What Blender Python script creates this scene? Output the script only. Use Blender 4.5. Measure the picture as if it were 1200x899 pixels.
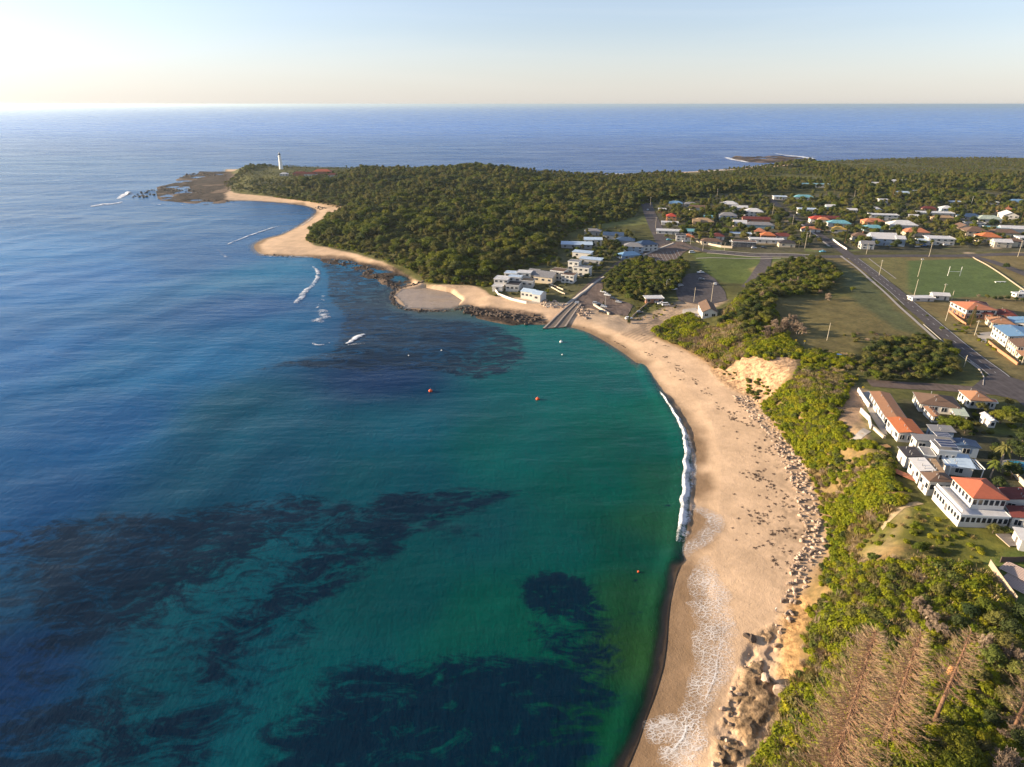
import bpy, bmesh, math, random
import numpy as np
from mathutils import Vector, Matrix
random.seed(7); RNG = np.random.default_rng(7)
for o in list(bpy.data.objects): bpy.data.objects.remove(o)
sc = bpy.context.scene
col = sc.collection
R = math.radians
# ---------------------------------------------------------------- camera
FPX = 740.0; PITCH = math.atan(327.5/FPX); CAMZ = 120.0
SP, CP = math.sin(PITCH), math.cos(PITCH)
cam_d = bpy.data.cameras.new('camera'); cam = bpy.data.objects.new('camera', cam_d); col.objects.link(cam)
cam.location = (0, 0, CAMZ); cam.rotation_euler = (math.pi/2 - PITCH, 0, 0)
cam_d.sensor_width = 36; cam_d.lens = 36*FPX/1200; cam_d.clip_start = 1; cam_d.clip_end = 600000
sc.camera = cam
# ---------------------------------------------------------------- sky, sun, exposure
SUN_EL, SUN_AZ = R(13), R(-82)          # azimuth measured from +Y towards +X: the sun stands to the left
world = bpy.data.worlds.new('World'); sc.world = world; world.use_nodes = True
wn = world.node_tree.nodes; wl = world.node_tree.links; wn.clear()
sky = wn.new('ShaderNodeTexSky'); sky.sky_type = 'NISHITA'; sky.sun_disc = False
sky.sun_elevation = SUN_EL; sky.sun_rotation = SUN_AZ; sky.altitude = 100; sky.air_density = 1.0; sky.dust_density = 0.6; sky.ozone_density = 2.0
bg = wn.new('ShaderNodeBackground'); bg.inputs[1].default_value = 0.078
wo = wn.new('ShaderNodeOutputWorld'); hs = wn.new('ShaderNodeHueSaturation'); hs.inputs['Saturation'].default_value = .60; wl.new(sky.outputs[0], hs.inputs['Color']); mxs = wn.new('ShaderNodeMix'); mxs.data_type = 'RGBA'; mxs.blend_type = 'MULTIPLY'; mxs.inputs[0].default_value = 1; mxs.inputs[7].default_value = (.95, .985, 1.13, 1); wl.new(hs.outputs[0], mxs.inputs[6]); 
tcw = wn.new('ShaderNodeTexCoord'); mpw = wn.new('ShaderNodeMapping'); mpw.inputs['Scale'].default_value = (1.2, 1.2, 16); nzw = wn.new('ShaderNodeTexNoise'); nzw.inputs['Scale'].default_value = 1.6; nzw.inputs['Detail'].default_value = 7; nzw.inputs['Distortion'].default_value = .5
rpw = wn.new('ShaderNodeValToRGB'); rpw.color_ramp.elements[0].position = .50; rpw.color_ramp.elements[1].position = .80; rpw.color_ramp.elements[1].color = (.13, .13, .13, 1); cmw = wn.new('ShaderNodeMix'); cmw.data_type = 'RGBA'; cmw.inputs[7].default_value = (5.4, 5.3, 5.2, 1)
wl.new(tcw.outputs['Generated'], mpw.inputs[0]); wl.new(mpw.outputs[0], nzw.inputs[0]); wl.new(nzw.outputs[0], rpw.inputs[0]); wl.new(rpw.outputs[0], cmw.inputs[0]); wl.new(mxs.outputs[2], cmw.inputs[6]); 
sxw = wn.new('ShaderNodeSeparateXYZ'); wl.new(tcw.outputs['Generated'], sxw.inputs[0]); mrw = wn.new('ShaderNodeMapRange'); mrw.interpolation_type = 'SMOOTHSTEP'; mrw.inputs[1].default_value = -.02; mrw.inputs[2].default_value = .12; mrw.inputs[3].default_value = .62; mrw.inputs[4].default_value = 0
wl.new(sxw.outputs[2], mrw.inputs[0]); hzw = wn.new('ShaderNodeMix'); hzw.data_type = 'RGBA'; hzw.inputs[7].default_value = (4.35, 4.05, 3.75, 1); wl.new(mrw.outputs[0], hzw.inputs[0]); wl.new(cmw.outputs[2], hzw.inputs[6]); wl.new(hzw.outputs[2], bg.inputs[0]); wl.new(bg.outputs[0], wo.inputs[0])
sun_d = bpy.data.lights.new('sun', 'SUN'); sun_d.energy = 5.0; sun_d.angle = R(0.55); sun_d.color = (1.0, 0.80, 0.55)
sun = bpy.data.objects.new('sun', sun_d); col.objects.link(sun)
sdir = Vector((math.sin(SUN_AZ)*math.cos(SUN_EL), math.cos(SUN_AZ)*math.cos(SUN_EL), math.sin(SUN_EL)))
sun.rotation_euler = sdir.to_track_quat('Z', 'Y').to_euler()
sc.view_settings.view_transform = 'Standard'; sc.view_settings.look = 'None'; sc.view_settings.gamma = 1
sc.view_settings.exposure = 1.38
sc.render.engine = 'CYCLES'
# ---------------------------------------------------------------- image point -> world point
def unp(px, py, z=0.0):
    u = (px-600)/FPX; v = (449.5-py)/FPX
    dy = CP + v*SP; dz = -SP + v*CP
    t = (z-CAMZ)/dz
    return (u*t, dy*t)
def unpv(pts, z=0.0): return [unp(p[0], p[1], z) for p in pts]
# ---------------------------------------------------------------- 2d helpers
def seg_dist(X, Y, poly, closed=True):
    d2 = np.full(X.shape, 1e18)
    n = len(poly)
    for i in range(n if closed else n-1):
        ax, ay = poly[i]; bx, by = poly[(i+1) % n]
        ex, ey = bx-ax, by-ay; L = ex*ex+ey*ey+1e-9
        t = np.clip(((X-ax)*ex+(Y-ay)*ey)/L, 0, 1)
        d2 = np.minimum(d2, (X-ax-t*ex)**2+(Y-ay-t*ey)**2)
    return np.sqrt(d2)
def inside(X, Y, poly):
    c = np.zeros(X.shape, bool); n = len(poly)
    for i in range(n):
        ax, ay = poly[i]; bx, by = poly[(i+1) % n]
        if ay == by: continue
        c ^= ((ay > Y) != (by > Y)) & (X < (bx-ax)*(Y-ay)/(by-ay)+ax)
    return c
def sdist(X, Y, poly):
    d = seg_dist(X, Y, poly); return np.where(inside(X, Y, poly), d, -d)
def sstep(x): x = np.clip(x, 0, 1); return x*x*(3-2*x)
def smooth_line(pts, k=4, closed=False):     # Catmull-Rom
    out = []; n = len(pts)
    for i in range(n if closed else n-1):
        g = lambda j: pts[j % n] if closed else pts[max(0, min(n-1, j))]
        p0, p1, p2, p3 = g(i-1), g(i), g(i+1), g(i+2)
        for s in range(k):
            t = s/k
            out.append(tuple(0.5*((2*b)+(-a+c)*t+(2*a-5*b+4*c-d)*t*t+(-a+3*b-3*c+d)*t**3) for a, b, c, d in zip(p0, p1, p2, p3)))
    if not closed: out.append(tuple(pts[-1]))
    return out
_g = RNG.random((256, 256))
def vnoise(X, Y, s, seed=0):
    x = X/s+seed*17.3; y = Y/s+seed*9.1
    xi = np.floor(x).astype(int); yi = np.floor(y).astype(int); fx = x-xi; fy = y-yi
    fx = fx*fx*(3-2*fx); fy = fy*fy*(3-2*fy)
    g = lambda a, b: _g[a % 256, b % 256]
    return (g(xi, yi)*(1-fx)+g(xi+1, yi)*fx)*(1-fy)+(g(xi, yi+1)*(1-fx)+g(xi+1, yi+1)*fx)*fy
def fbm(X, Y, s, o=4, seed=0):
    r = 0; a = 1; t = 0
    for i in range(o): r = r+a*vnoise(X, Y, s/2**i, seed+i); t += a; a *= .5
    return r/t
# ---------------------------------------------------------------- coast and relief
coast_px = [(700,980),(728,899),(750,850),(765,800),(776,750),(781,700),(786,660),(797,600),(803,560),(803,520),(793,485),(772,455),(745,425),(712,402),(682,387),(652,381),(640,380),(628,378),(612,372),(585,366),(560,362),(548,357),(520,362),(490,364),(468,356),(461,345),(470,337),(482,334),(478,325),(450,315),(420,307),(395,304),(375,302),(340,300),(310,299),(300,294),(298,287),(310,280),(330,275),(345,268),(360,258),(370,250),(368,244),(345,239),(310,236),(280,235),(262,236),(245,236),(230,232),(225,225),(222,215),(235,208),(262,205)]
back_coast = [(-575,1335),(-520,1345),(-450,1285),(-300,1240),(-100,1220),(50,1210),(200,1235),(350,1290),(500,1380),(620,1460),(900,1540),(1300,1560),(2300,1620),(2600,1400),(2600,-150),(100,-150)]
LAND = smooth_line(unpv(coast_px), 3)+back_coast
toe_px = [(850,960),(868,899),(888,870),(903,840),(913,800),(912,770),(915,740),(928,710),(930,690),(945,668),(960,650),(962,620),(950,580),(935,545),(915,515),(895,490),(875,465),(850,450),(835,437),(828,425),(800,410),(775,400),(757,390),(747,380),(735,377),(715,378),(695,368),(668,358),(640,356),(600,348),(575,347),(560,337),(540,335),(500,333),(480,324),(455,311),(420,299),(380,291),(364,287),(360,278),(372,266),(398,252),(402,244),(370,237),(300,229),(272,226),(266,218),(264,212)]
UP = smooth_line(unpv(toe_px, 3.0), 3)+[(-540,1255),(-450,1240),(-300,1200),(-100,1180),(50,1170),(200,1195),(350,1250),(500,1340),(620,1420),(900,1500),(1300,1520),(2250,1560),(2500,1350),(2500,-100),(110,-100)]
ctrl = [(1000,890,13),(1150,880,15),(1180,780,16),(1050,760,14),(965,740,12),(1000,640,15.5),(1060,640,16.5),(1150,640,18),(1000,560,15),(1060,560,18),(1150,560,18),(1200,600,18),(1000,470,15),(1030,450,15),(1100,450,14.5),(1190,460,14.5),(1200,520,17),(960,440,15),(930,400,15),(1000,390,14),(1100,400,13),(1190,400,14),(1000,340,12),(1100,330,11),(1190,320,12),(900,350,14),(880,370,14),(860,395,12),(820,390,8),(800,397,6),(775,393,4),(930,320,11),(960,300,10),(1100,295,10),(1190,295,12),(830,352,5),(850,330,6),(790,300,6),(850,300,8),(760,300,6),(700,350,4),(720,360,4),(750,368,4),(790,355,4.5),(740,330,8),(770,330,8),(690,320,5),(650,310,7),(620,330,5),(590,335,5),(640,290,9),(700,290,8),(740,270,9),(760,250,10),(800,270,9),(850,250,11),(900,240,12),(950,250,12),(1000,250,13),(1100,250,13),(1190,250,14),(1000,220,14),(1100,220,14),(1190,220,14),(1100,205,14),(900,215,14),(800,220,14),(600,300,9),(560,310,8),(520,310,7),(500,290,11),(550,270,15),(600,260,14),(640,250,14),(480,260,15),(450,240,17),(500,220,20),(560,215,20),(620,220,18),(700,225,14),(400,230,13),(350,215,15),(330,205,18),(300,212,12),(380,205,19),(440,205,21),(670,212,11),(740,213,7),(800,212,7),(850,210,8)]
CT = [unp(a, b, z)+(z,) for a, b, z in ctrl]+[(-391,1126,19),(-200,1130,17),(-60,1060,23),(60,1100,12),(150,1060,5),(230,1080,3.5),(350,1150,3.5),(450,1250,6),(900,1350,12),(1500,1400,12),(130,60,14),(300,100,18),(600,300,16),(900,600,16)]
REEF = unpv([(150,232),(145,226),(178,221),(205,214),(210,205),(235,201),(268,202),(275,212),(262,226),(262,238),(240,240),(195,236)])
REEF2 = unpv([(370,303),(410,306),(440,313),(478,324),(474,336),(458,338),(432,330),(405,318),(385,320),(375,310)])
REEF3 = unpv([(853,186),(862,182),(905,182),(955,186),(945,190),(900,191),(865,190)])
REEF4 = unpv([(538,360),(570,362),(600,368),(626,372),(630,379),(600,381),(560,374),(540,367)])
LEDGE = unpv([(835,899),(835,870),(850,830),(862,800),(872,770),(885,745),(905,735),(918,750),(916,800),(905,845),(885,885),(870,899),(860,940),(820,940)], 1.5)
POOL = unpv([(466,346),(474,339),(498,337),(528,343),(541,352),(533,359),(505,362),(480,360)])
def plateau(X, Y):
    num = np.zeros(X.shape); den = np.zeros(X.shape)
    for cx, cy, cz in CT:
        w = 1.0/((X-cx)**2+(Y-cy)**2+150)**1.6; num += w*cz; den += w
    return num/den
def height(X, Y, full=False):
    X = np.asarray(X, float); Y = np.asarray(Y, float)
    wob = (fbm(X, Y, 14, 3, 3)-.5)*4*np.clip(Y/300, .35, 1.5)
    dL = sdist(X, Y, LAND); dU = sdist(X, Y, UP)+np.where(Y < 420, wob, wob)
    hp = plateau(X, Y)
    W = np.where((X > 40) & (Y < 330), 20.0, 40.0)
    a = np.maximum(dL, 0); b = np.maximum(-dU, 0)
    beach = 2.8*(a/(a+b+1e-6))**.8*np.clip(a/12, .0, 1)**.5
    z = np.where(dL < 0, np.maximum(dL*0.05, -6), beach)
    up = np.maximum(hp, 3.2)-2.8
    rel = sstep(dU/W)
    bump = (fbm(X, Y, 7, 3, 5)-.5)*1.6*np.sin(np.pi*np.clip(dU/W, 0, 1))
    z = z+np.where(dU > 0, up*rel+bump, 0)
    for P, amp, base in ((REEF, 4.6, .35), (REEF2, 2.0, -.15), (REEF3, 3.5, .4), (REEF4, 2.4, .2)):
        bx = [p[0] for p in P]; by = [p[1] for p in P]
        m = (X > min(bx)-20) & (X < max(bx)+20) & (Y > min(by)-30) & (Y < max(by)+30)
        if m.any():
            d = sdist(X[m], Y[m], P); n = fbm(X[m], Y[m], 22 if amp > 2 else 9, 5, 8)
            rr = sstep((d+8)/14)
            z[m] = np.where(d > -8, np.maximum(z[m], z[m]*(1-rr)+rr*(base+amp*(n-.45))), z[m])
    P = LEDGE; m = (X > 30) & (X < 90) & (Y < 160)
    if m.any():
        d = sdist(X[m], Y[m], P); n = fbm(X[m], Y[m], 5, 4, 11); n = np.floor(n*7)/7*.6+n*.4
        z[m] += sstep((d+1)/3)*(n-.42)*3.2
    m = (X > -140) & (X < -10) & (Y > 330) & (Y < 480)
    if m.any(): a = sstep(sdist(X[m], Y[m], POOL)/3+.8); z[m] = z[m]*(1-a)-.45*a
    if full: return z, dL, dU, hp
    return z
def hz(x, y): return float(height(np.array([x]), np.array([y]))[0])
def GP(px, py, dz=0.0, n=8):       # ground point seen at a picture point (dz above the ground)
    z = 10.0
    for _ in range(n):
        x, y = unp(px, py, z+dz); z = .5*z+.5*hz(x, y) if _ < n-2 else hz(x, y)
    x, y = unp(px, py, z+dz)
    return x, y, z
def GPv(pts, dz=0.0):
    z = np.full(len(pts), 10.0); A = np.array(pts, float)
    for _ in range(9):
        u = (A[:, 0]-600)/FPX; v = (449.5-A[:, 1])/FPX
        t = (z+dz-CAMZ)/(-SP+v*CP); X = u*t; Y = (CP+v*SP)*t
        z = .4*z+.6*height(X, Y)
    return [(float(a), float(b)) for a, b in zip(X, Y)]
def G2(px, py): return GP(px, py)[:2]
# ---------------------------------------------------------------- objects
def tag(o, label=None, cat=None, group=None, kind=None):
    if label: o['label'] = label
    if cat: o['category'] = cat
    if group: o['group'] = group
    if kind: o['kind'] = kind
    return o
def empty(name, loc, rz=0, label=None, cat=None, group=None, s=1.0):
    o = bpy.data.objects.new(name, None); col.objects.link(o); o.location = loc; o.rotation_euler = (0, 0, rz); o.scale = (s, s, s)
    o.empty_display_size = .1
    return tag(o, label, cat, group)
def link(name, me, parent=None, loc=None):
    o = bpy.data.objects.new(name, me); col.objects.link(o); o.parent = parent
    if loc is not None: o.location = loc
    return o
class MB:
    def __init__(s): s.v = []; s.f = []; s.mi = []
    def quad(s, pts, mi=0):
        n = len(s.v); s.v += [tuple(p) for p in pts]; s.f.append(tuple(range(n, n+len(pts)))); s.mi.append(mi)
    def box(s, x0, x1, y0, y1, z0, z1, mi=0):
        n = len(s.v); s.v += [(x0,y0,z0),(x1,y0,z0),(x1,y1,z0),(x0,y1,z0),(x0,y0,z1),(x1,y0,z1),(x1,y1,z1),(x0,y1,z1)]
        for f in ((0,3,2,1),(4,5,6,7),(0,1,5,4),(1,2,6,5),(2,3,7,6),(3,0,4,7)): s.f.append(tuple(n+i for i in f)); s.mi.append(mi)
    def tube(s, pts, rads, seg=6, mi=0, cap=True):
        rings = []; n = len(pts)
        for i, p in enumerate(pts):
            p = Vector(p); d = (Vector(pts[min(i+1, n-1)])-Vector(pts[max(i-1, 0)])).normalized()
            a = d.orthogonal().normalized() if i == 0 else (a-d*a.dot(d)).normalized()
            b = d.cross(a); r = rads[i] if hasattr(rads, '__len__') else rads
            st = len(s.v)
            for k in range(seg):
                t = 2*math.pi*k/seg; s.v.append(tuple(p+a*(r*math.cos(t))+b*(r*math.sin(t))))
            rings.append(st)
        for i in range(n-1):
            for k in range(seg):
                k2 = (k+1) % seg; s.f.append((rings[i]+k, rings[i]+k2, rings[i+1]+k2, rings[i+1]+k)); s.mi.append(mi)
        if cap:
            s.f.append(tuple(rings[0]+k for k in reversed(range(seg)))); s.mi.append(mi)
            s.f.append(tuple(rings[-1]+k for k in range(seg))); s.mi.append(mi)
    def mesh(s, name, mats, smooth=False):
        me = bpy.data.meshes.new(name); me.from_pydata(s.v, [], s.f)
        for m in (mats if isinstance(mats, (list, tuple)) else [mats]): me.materials.append(m)
        if any(s.mi): me.polygons.foreach_set('material_index', s.mi)
        if smooth: me.polygons.foreach_set('use_smooth', [True]*len(s.f))
        me.update(); return me
    def build(s, name, mats, parent=None, loc=None, smooth=False): return link(name, s.mesh(name, mats, smooth), parent, loc)
def grid_mesh(name, X, Y, Z, keep=None, cols=None, mat=None, smooth=True):
    nr, nc = X.shape; idx = np.arange(nr*nc).reshape(nr, nc)
    F = np.stack([idx[:-1, :-1], idx[:-1, 1:], idx[1:, 1:], idx[1:, :-1]], -1).reshape(-1, 4)
    if keep is not None:
        k = keep.reshape(-1)[F].any(1); F = F[k]
    used = np.zeros(nr*nc, bool); used[F.reshape(-1)] = True; mp = np.cumsum(used)-1
    V = np.stack([X.reshape(-1), Y.reshape(-1), Z.reshape(-1)], -1)[used]; F = mp[F]
    me = bpy.data.meshes.new(name); me.vertices.add(len(V)); me.vertices.foreach_set('co', V.reshape(-1).astype(np.float32))
    me.loops.add(F.size); me.loops.foreach_set('vertex_index', F.reshape(-1).astype(np.int32))
    me.polygons.add(len(F)); me.polygons.foreach_set('loop_start', np.arange(0, F.size, 4, dtype=np.int32))
    try: me.polygons.foreach_set('loop_total', np.full(len(F), 4, dtype=np.int32))
    except Exception: pass
    me.update(calc_edges=True)
    if smooth: me.polygons.foreach_set('use_smooth', np.ones(len(F), bool))
    for cn, arr in (cols or {}).items():
        at = me.color_attributes.new(cn, 'FLOAT_COLOR', 'POINT')
        a = np.ones((len(V), 4), np.float32); a[:, :arr.shape[-1]] = arr.reshape(-1, arr.shape[-1])[used]
        at.data.foreach_set('color', a.reshape(-1))
    if mat: me.materials.append(mat)
    me.validate(); return me
# ---------------------------------------------------------------- materials
class NT:
    def __init__(s, name):
        s.m = bpy.data.materials.new(name); s.m.use_nodes = True; s.n = s.m.node_tree.nodes; s.l = s.m.node_tree.links
        s.p = s.n['Principled BSDF']; s.out = s.n['Material Output']
    def new(s, t, **kw):
        n = s.n.new(t)
        for k, v in kw.items(): setattr(n, k, v)
        return n
    def coord(s, obj=False):
        if not obj: return s.new('ShaderNodeNewGeometry').outputs['Position']
        return s.new('ShaderNodeTexCoord').outputs['Object']
    def map(s, src, scale=(1,1,1), rot=(0,0,0)):
        m = s.new('ShaderNodeMapping'); m.inputs['Scale'].default_value = scale; m.inputs['Rotation'].default_value = rot; s.l.new(src, m.inputs[0]); return m.outputs[0]
    def noise(s, src, scale, detail=3, rough=.5, dist=0):
        n = s.new('ShaderNodeTexNoise'); n.inputs['Scale'].default_value = scale; n.inputs['Detail'].default_value = detail; n.inputs['Roughness'].default_value = rough; n.inputs['Distortion'].default_value = dist
        s.l.new(src, n.inputs['Vector']); return n.outputs['Fac']
    def ramp(s, fac, stops):
        r = s.new('ShaderNodeValToRGB'); s.l.new(fac, r.inputs[0]); e = r.color_ramp.elements
        while len(e) < len(stops): e.new(.5)
        for i, (p, c) in enumerate(stops): e[i].position = p; e[i].color = tuple(c)+(1,) if len(c) == 3 else c
        return r.outputs[0]
    def mix(s, fac, a, b, mode='MIX'):
        m = s.new('ShaderNodeMix', data_type='RGBA', blend_type=mode)
        for i, v in ((0, fac), (6, a), (7, b)):
            if hasattr(v, 'links') or hasattr(v, 'is_linked'): s.l.new(v, m.inputs[i])
            else: m.inputs[i].default_value = (v if i == 0 else tuple(v)+(1,))
        return m.outputs[2]
    def math(s, op, a, b=0.0, clamp=False):
        m = s.new('ShaderNodeMath', operation=op, use_clamp=clamp)
        for i, v in ((0, a), (1, b)):
            if hasattr(v, 'is_linked'): s.l.new(v, m.inputs[i])
            else: m.inputs[i].default_value = v
        return m.outputs[0]
    def bump(s, h, strength=.5, dist=.1, normal=None):
        b = s.new('ShaderNodeBump'); b.inputs['Strength'].default_value = strength; b.inputs['Distance'].default_value = dist
        s.l.new(h, b.inputs['Height'])
        if normal: s.l.new(normal, b.inputs['Normal'])
        return b.outputs[0]
    def set(s, **kw):
        for k, v in kw.items():
            i = s.p.inputs[k]
            if hasattr(v, 'is_linked'): s.l.new(v, i)
            else: i.default_value = v
MATS = {}
def plain(name, c, rough=.7, var=.15, scale=3.0, metal=0.0, bumpd=0.0, obj=True, spec=.3):
    if name in MATS: return MATS[name]
    t = NT(name); src = t.coord(obj); n = t.noise(src, scale, 4, .6)
    t.set(**{'Base Color': t.mix(n, tuple(max(0, x*(1-var)) for x in c), tuple(min(1, x*(1+var)) for x in c)), 'Roughness': rough, 'Metallic': metal, 'Specular IOR Level': spec})
    if bumpd: t.set(Normal=t.bump(n, .6, bumpd))
    MATS[name] = t.m; return t.m
def roofmat(name, c, tile=True):
    if name in MATS: return MATS[name]
    t = NT(name); src = t.coord(True)
    w = t.new('ShaderNodeTexWave'); w.inputs['Scale'].default_value = 1.1 if tile else 1.6; w.inputs['Distortion'].default_value = .6 if tile else 0; w.bands_direction = 'Y' if tile else 'X'; t.l.new(src, w.inputs[0])
    n = t.noise(src, .9, 5, .65); n2 = t.noise(src, 7, 2)
    c1 = t.mix(n, tuple(x*.72 for x in c), tuple(min(1, x*1.22) for x in c))
    c2 = t.mix(t.math('MULTIPLY', n2, .5), c1, tuple(x*.8 for x in c))
    t.set(**{'Base Color': c2, 'Roughness': .75 if tile else .55, 'Specular IOR Level': .15 if tile else .3, 'Normal': t.bump(w.outputs[1], .5, .05)})
    MATS[name] = t.m; return t.m
# ================================================================ TERRAIN
def srgb(r, g, b): return tuple(((c/255+.055)/1.055)**2.4 if c/255 > .04045 else c/255/12.92 for c in (r, g, b))
def fan(r0, r1, nr, a0, a1, nc, y0=0.0):
    r = np.exp(np.linspace(math.log(r0), math.log(r1), nr)); a = np.linspace(a0, a1, nc)
    return np.outer(r, a), np.outer(r, np.ones(nc))+y0
TX, TY = fan(58, 1680, 980, -.78, 1.45, 980)
TZ, dL, dU, HP = height(TX, TY, True)
C = np.zeros(TX.shape+(3,)); M = np.zeros(TX.shape+(3,))     # M: r = grass-ness, g = rock-ness, b = wetness
SAND = np.array((.60, .425, .28)); WET = np.array((.27, .185, .115)); GRASS = np.array((.105, .105, .035)); SOIL = np.array((.07, .062, .034))
n1 = fbm(TX, TY, 30, 4, 1)[..., None]; n2 = fbm(TX, TY, 6, 4, 2)[..., None]; n3 = fbm(TX, TY, 1.6, 3, 4)[..., None]
C[:] = SAND*(.86+.26*n1)*(.93+.14*n2)
wet = sstep(1-(dL-1.5*(n1[..., 0]-.5)*12)/6.5)[..., None]*(dL[..., None] < 20)
C = C*(1-wet)+WET*wet
up_ = (sstep((dL-(26+10*(n1[..., 0]-.5)))/8)*(dU < 0)*(TY < 460))[..., None]
C *= 1-up_*.34*sstep((n3-.42)*5)*(.4+.9*n2)
C *= 1-(.10*sstep((fbm(TX, TY, 11, 2, 77)[..., None]-.5)*6))*(dL[..., None] < 40)
def paint(pts, c, f=1.0, world=False, nz=.12, amt=1.0, mask=None):
    P = pts if world else GPv(pts)
    bx = [p[0] for p in P]; by = [p[1] for p in P]
    m = (TX > min(bx)-6) & (TX < max(bx)+6) & (TY > min(by)-6) & (TY < max(by)+6)
    d = sdist(TX[m], TY[m], P)+(n2[..., 0][m]-.5)*f*1.5
    a = (sstep(d/(f*2.0)+.62)*amt)[:, None]
    cc = np.array(c)*(1-nz+2*nz*n2[m])
    C[m] = C[m]*(1-a)+cc*a
    if mask is not None:
        M[m] = M[m]*(1-a)+np.array(mask)*a
g = sstep((dU-1)/3)[..., None]
C = C*(1-g)+(GRASS*(.45+.9*n2)*(.6+.7*n1))*g
M[..., 0] = g[..., 0]
# steep bluff: sandy soil between the bushes
sl = (sstep((dU+.5)/2)*(1-sstep((dU-16)/6))*(TX > 40)*(TY < 330))[..., None]
C = C*(1-sl*.6)+np.array((.30, .19, .09))*(.7+.6*n3)*sl*.6
# rocks and reefs
for P in (REEF, REEF2, REEF3, REEF4):
    bx = [p[0] for p in P]; by = [p[1] for p in P]
    m = (TX > min(bx)-20) & (TX < max(bx)+20) & (TY > min(by)-30) & (TY < max(by)+30)
    a = sstep((sdist(TX[m], TY[m], P)+(n1[..., 0][m]-.5)*22+6)/8)[:, None]
    C[m] = C[m]*(1-a)+(np.array((.070, .050, .038))*(.3+1.4*n2[m])+np.array((.30,.21,.14))*sstep((n1[m]-.60)*8)*.5)*a; M[m] = M[m]*(1-a)+np.array((0, 1, .4))*a
m = (TX > 30) & (TX < 95) & (TY < 165)
ln_ = fbm(TX[m], TY[m], 5, 4, 11)
a = (sstep((sdist(TX[m], TY[m], LEDGE)+1.0)/3)*sstep((ln_-.36)*9))[:, None]
C[m] = C[m]*(1-a)+np.array((.30, .205, .12))*(.30+1.2*n3[m])*a; M[m] = M[m]*(1-a)+np.array((0, 1, .0))*a
# tidal swirls and darker damp sand tongues on the beach
for P in ([(803,520),(812,510),(826,520),(826,540),(806,545)], [(806,560),(828,556),(838,572),(822,585),(806,582)], [(796,600),(822,596),(840,615),(830,640),(800,650),(788,655)], [(788,660),(812,655),(824,672),(812,700),(790,705)], [(765,720),(790,690),(822,690),(845,740),(835,800),(815,860),(790,899),(770,960),(700,960),(745,850)]):
    paint(P, (.21, .138, .082), 3, nz=.08, amt=.9)
# cliff of bare sandy rock
paint([(836,436),(846,422),(862,412),(880,408),(895,412),(905,405),(925,402),(936,412),(932,430),(918,445),(905,460),(892,470),(872,462),(852,452)], (.50, .325, .19), 2.5, nz=.35, mask=(0, 1, 0))
paint([(925,712),(940,700),(948,720),(932,745),(936,780),(925,800),(914,790),(917,755)], (.50, .30, .13), 2, nz=.35, mask=(0, 1, 0))
# ---- town ground
FIELD = [(1062,306),(1140,303),(1200,338),(1200,346),(1062,350),(1062,330)]
paint([(960,300),(1200,296),(1260,330),(1260,440),(1200,452),(1120,385),(1040,330)], (.17, .135, .06), 3, nz=.3)
paint(FIELD, (.090, .128, .042), 3, nz=.12)
paint([(1005,301),(1062,303),(1062,350),(1085,352),(1040,330)], (.14, .13, .05), 3, nz=.3)
paint([(812,297),(915,302),(905,318),(880,332),(845,330),(822,315)], (.085, .112, .032), 3, nz=.25)
paint([(880,315),(918,305),(912,318),(890,330)], (.20, .17, .07), 3, nz=.25)
paint([(905,350),(975,350),(1040,345),(1085,385),(1080,392),(1010,398),(1005,412),(960,410),(905,392)], (.15, .125, .05), 4, nz=.35)
paint([(985,315),(1010,325),(1060,372),(1085,395),(1050,385),(1000,350)], (.09, .10, .045), 3, nz=.3)
paint([(1075,358),(1110,372),(1165,412),(1200,440),(1200,452),(1140,405)], (.16, .135, .06), 3, nz=.3)
paint([(650,262),(690,262),(760,252),(762,262),(700,268),(655,270)], (.14, .15, .05), 4, nz=.3)
paint([(762,300),(800,286),(900,296),(900,290),(800,275),(770,280)], (.10, .09, .07), 4, nz=.3)
# houses' yards in town
paint([(772,238),(850,228),(960,228),(1200,225),(1260,300),(1200,294),(900,296),(800,284),(770,262)], (.085, .08, .05), 6, nz=.45)
for k in range(110):
    px = random.uniform(785, 1198); py = random.uniform(238, 296); w = random.uniform(3, 9)
    paint([(px-w, py), (px+w, py+.6), (px+w+2, py+1.6), (px-w+1, py+1.8)], random.choice([(.22,.17,.10), (.13,.15,.05), (.16,.17,.06), (.30,.24,.17), (.05,.06,.03)]), 1.5, nz=.3)
# sandy access track down to the beach, packed and rutted
paint([(722,385),(748,372),(775,362),(800,352),(812,348),(850,352),(838,360),(812,366),(790,375),(764,392),(745,392)], (.33, .245, .175), 3, nz=.25)
for k in range(7):
    a_ = k*2.4; paint([(728+a_*1.6, 392+a_*.6), (790+a_, 364+a_*.7), (791+a_, 365+a_*.7), (730+a_*1.6, 393+a_*.6)], (.20, .15, .11), .8, nz=.2, amt=.6)
paint([(668,366),(690,360),(718,368),(735,375),(747,382),(735,390),(712,385),(690,378)], (.44, .33, .235), 3, nz=.2)
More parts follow.
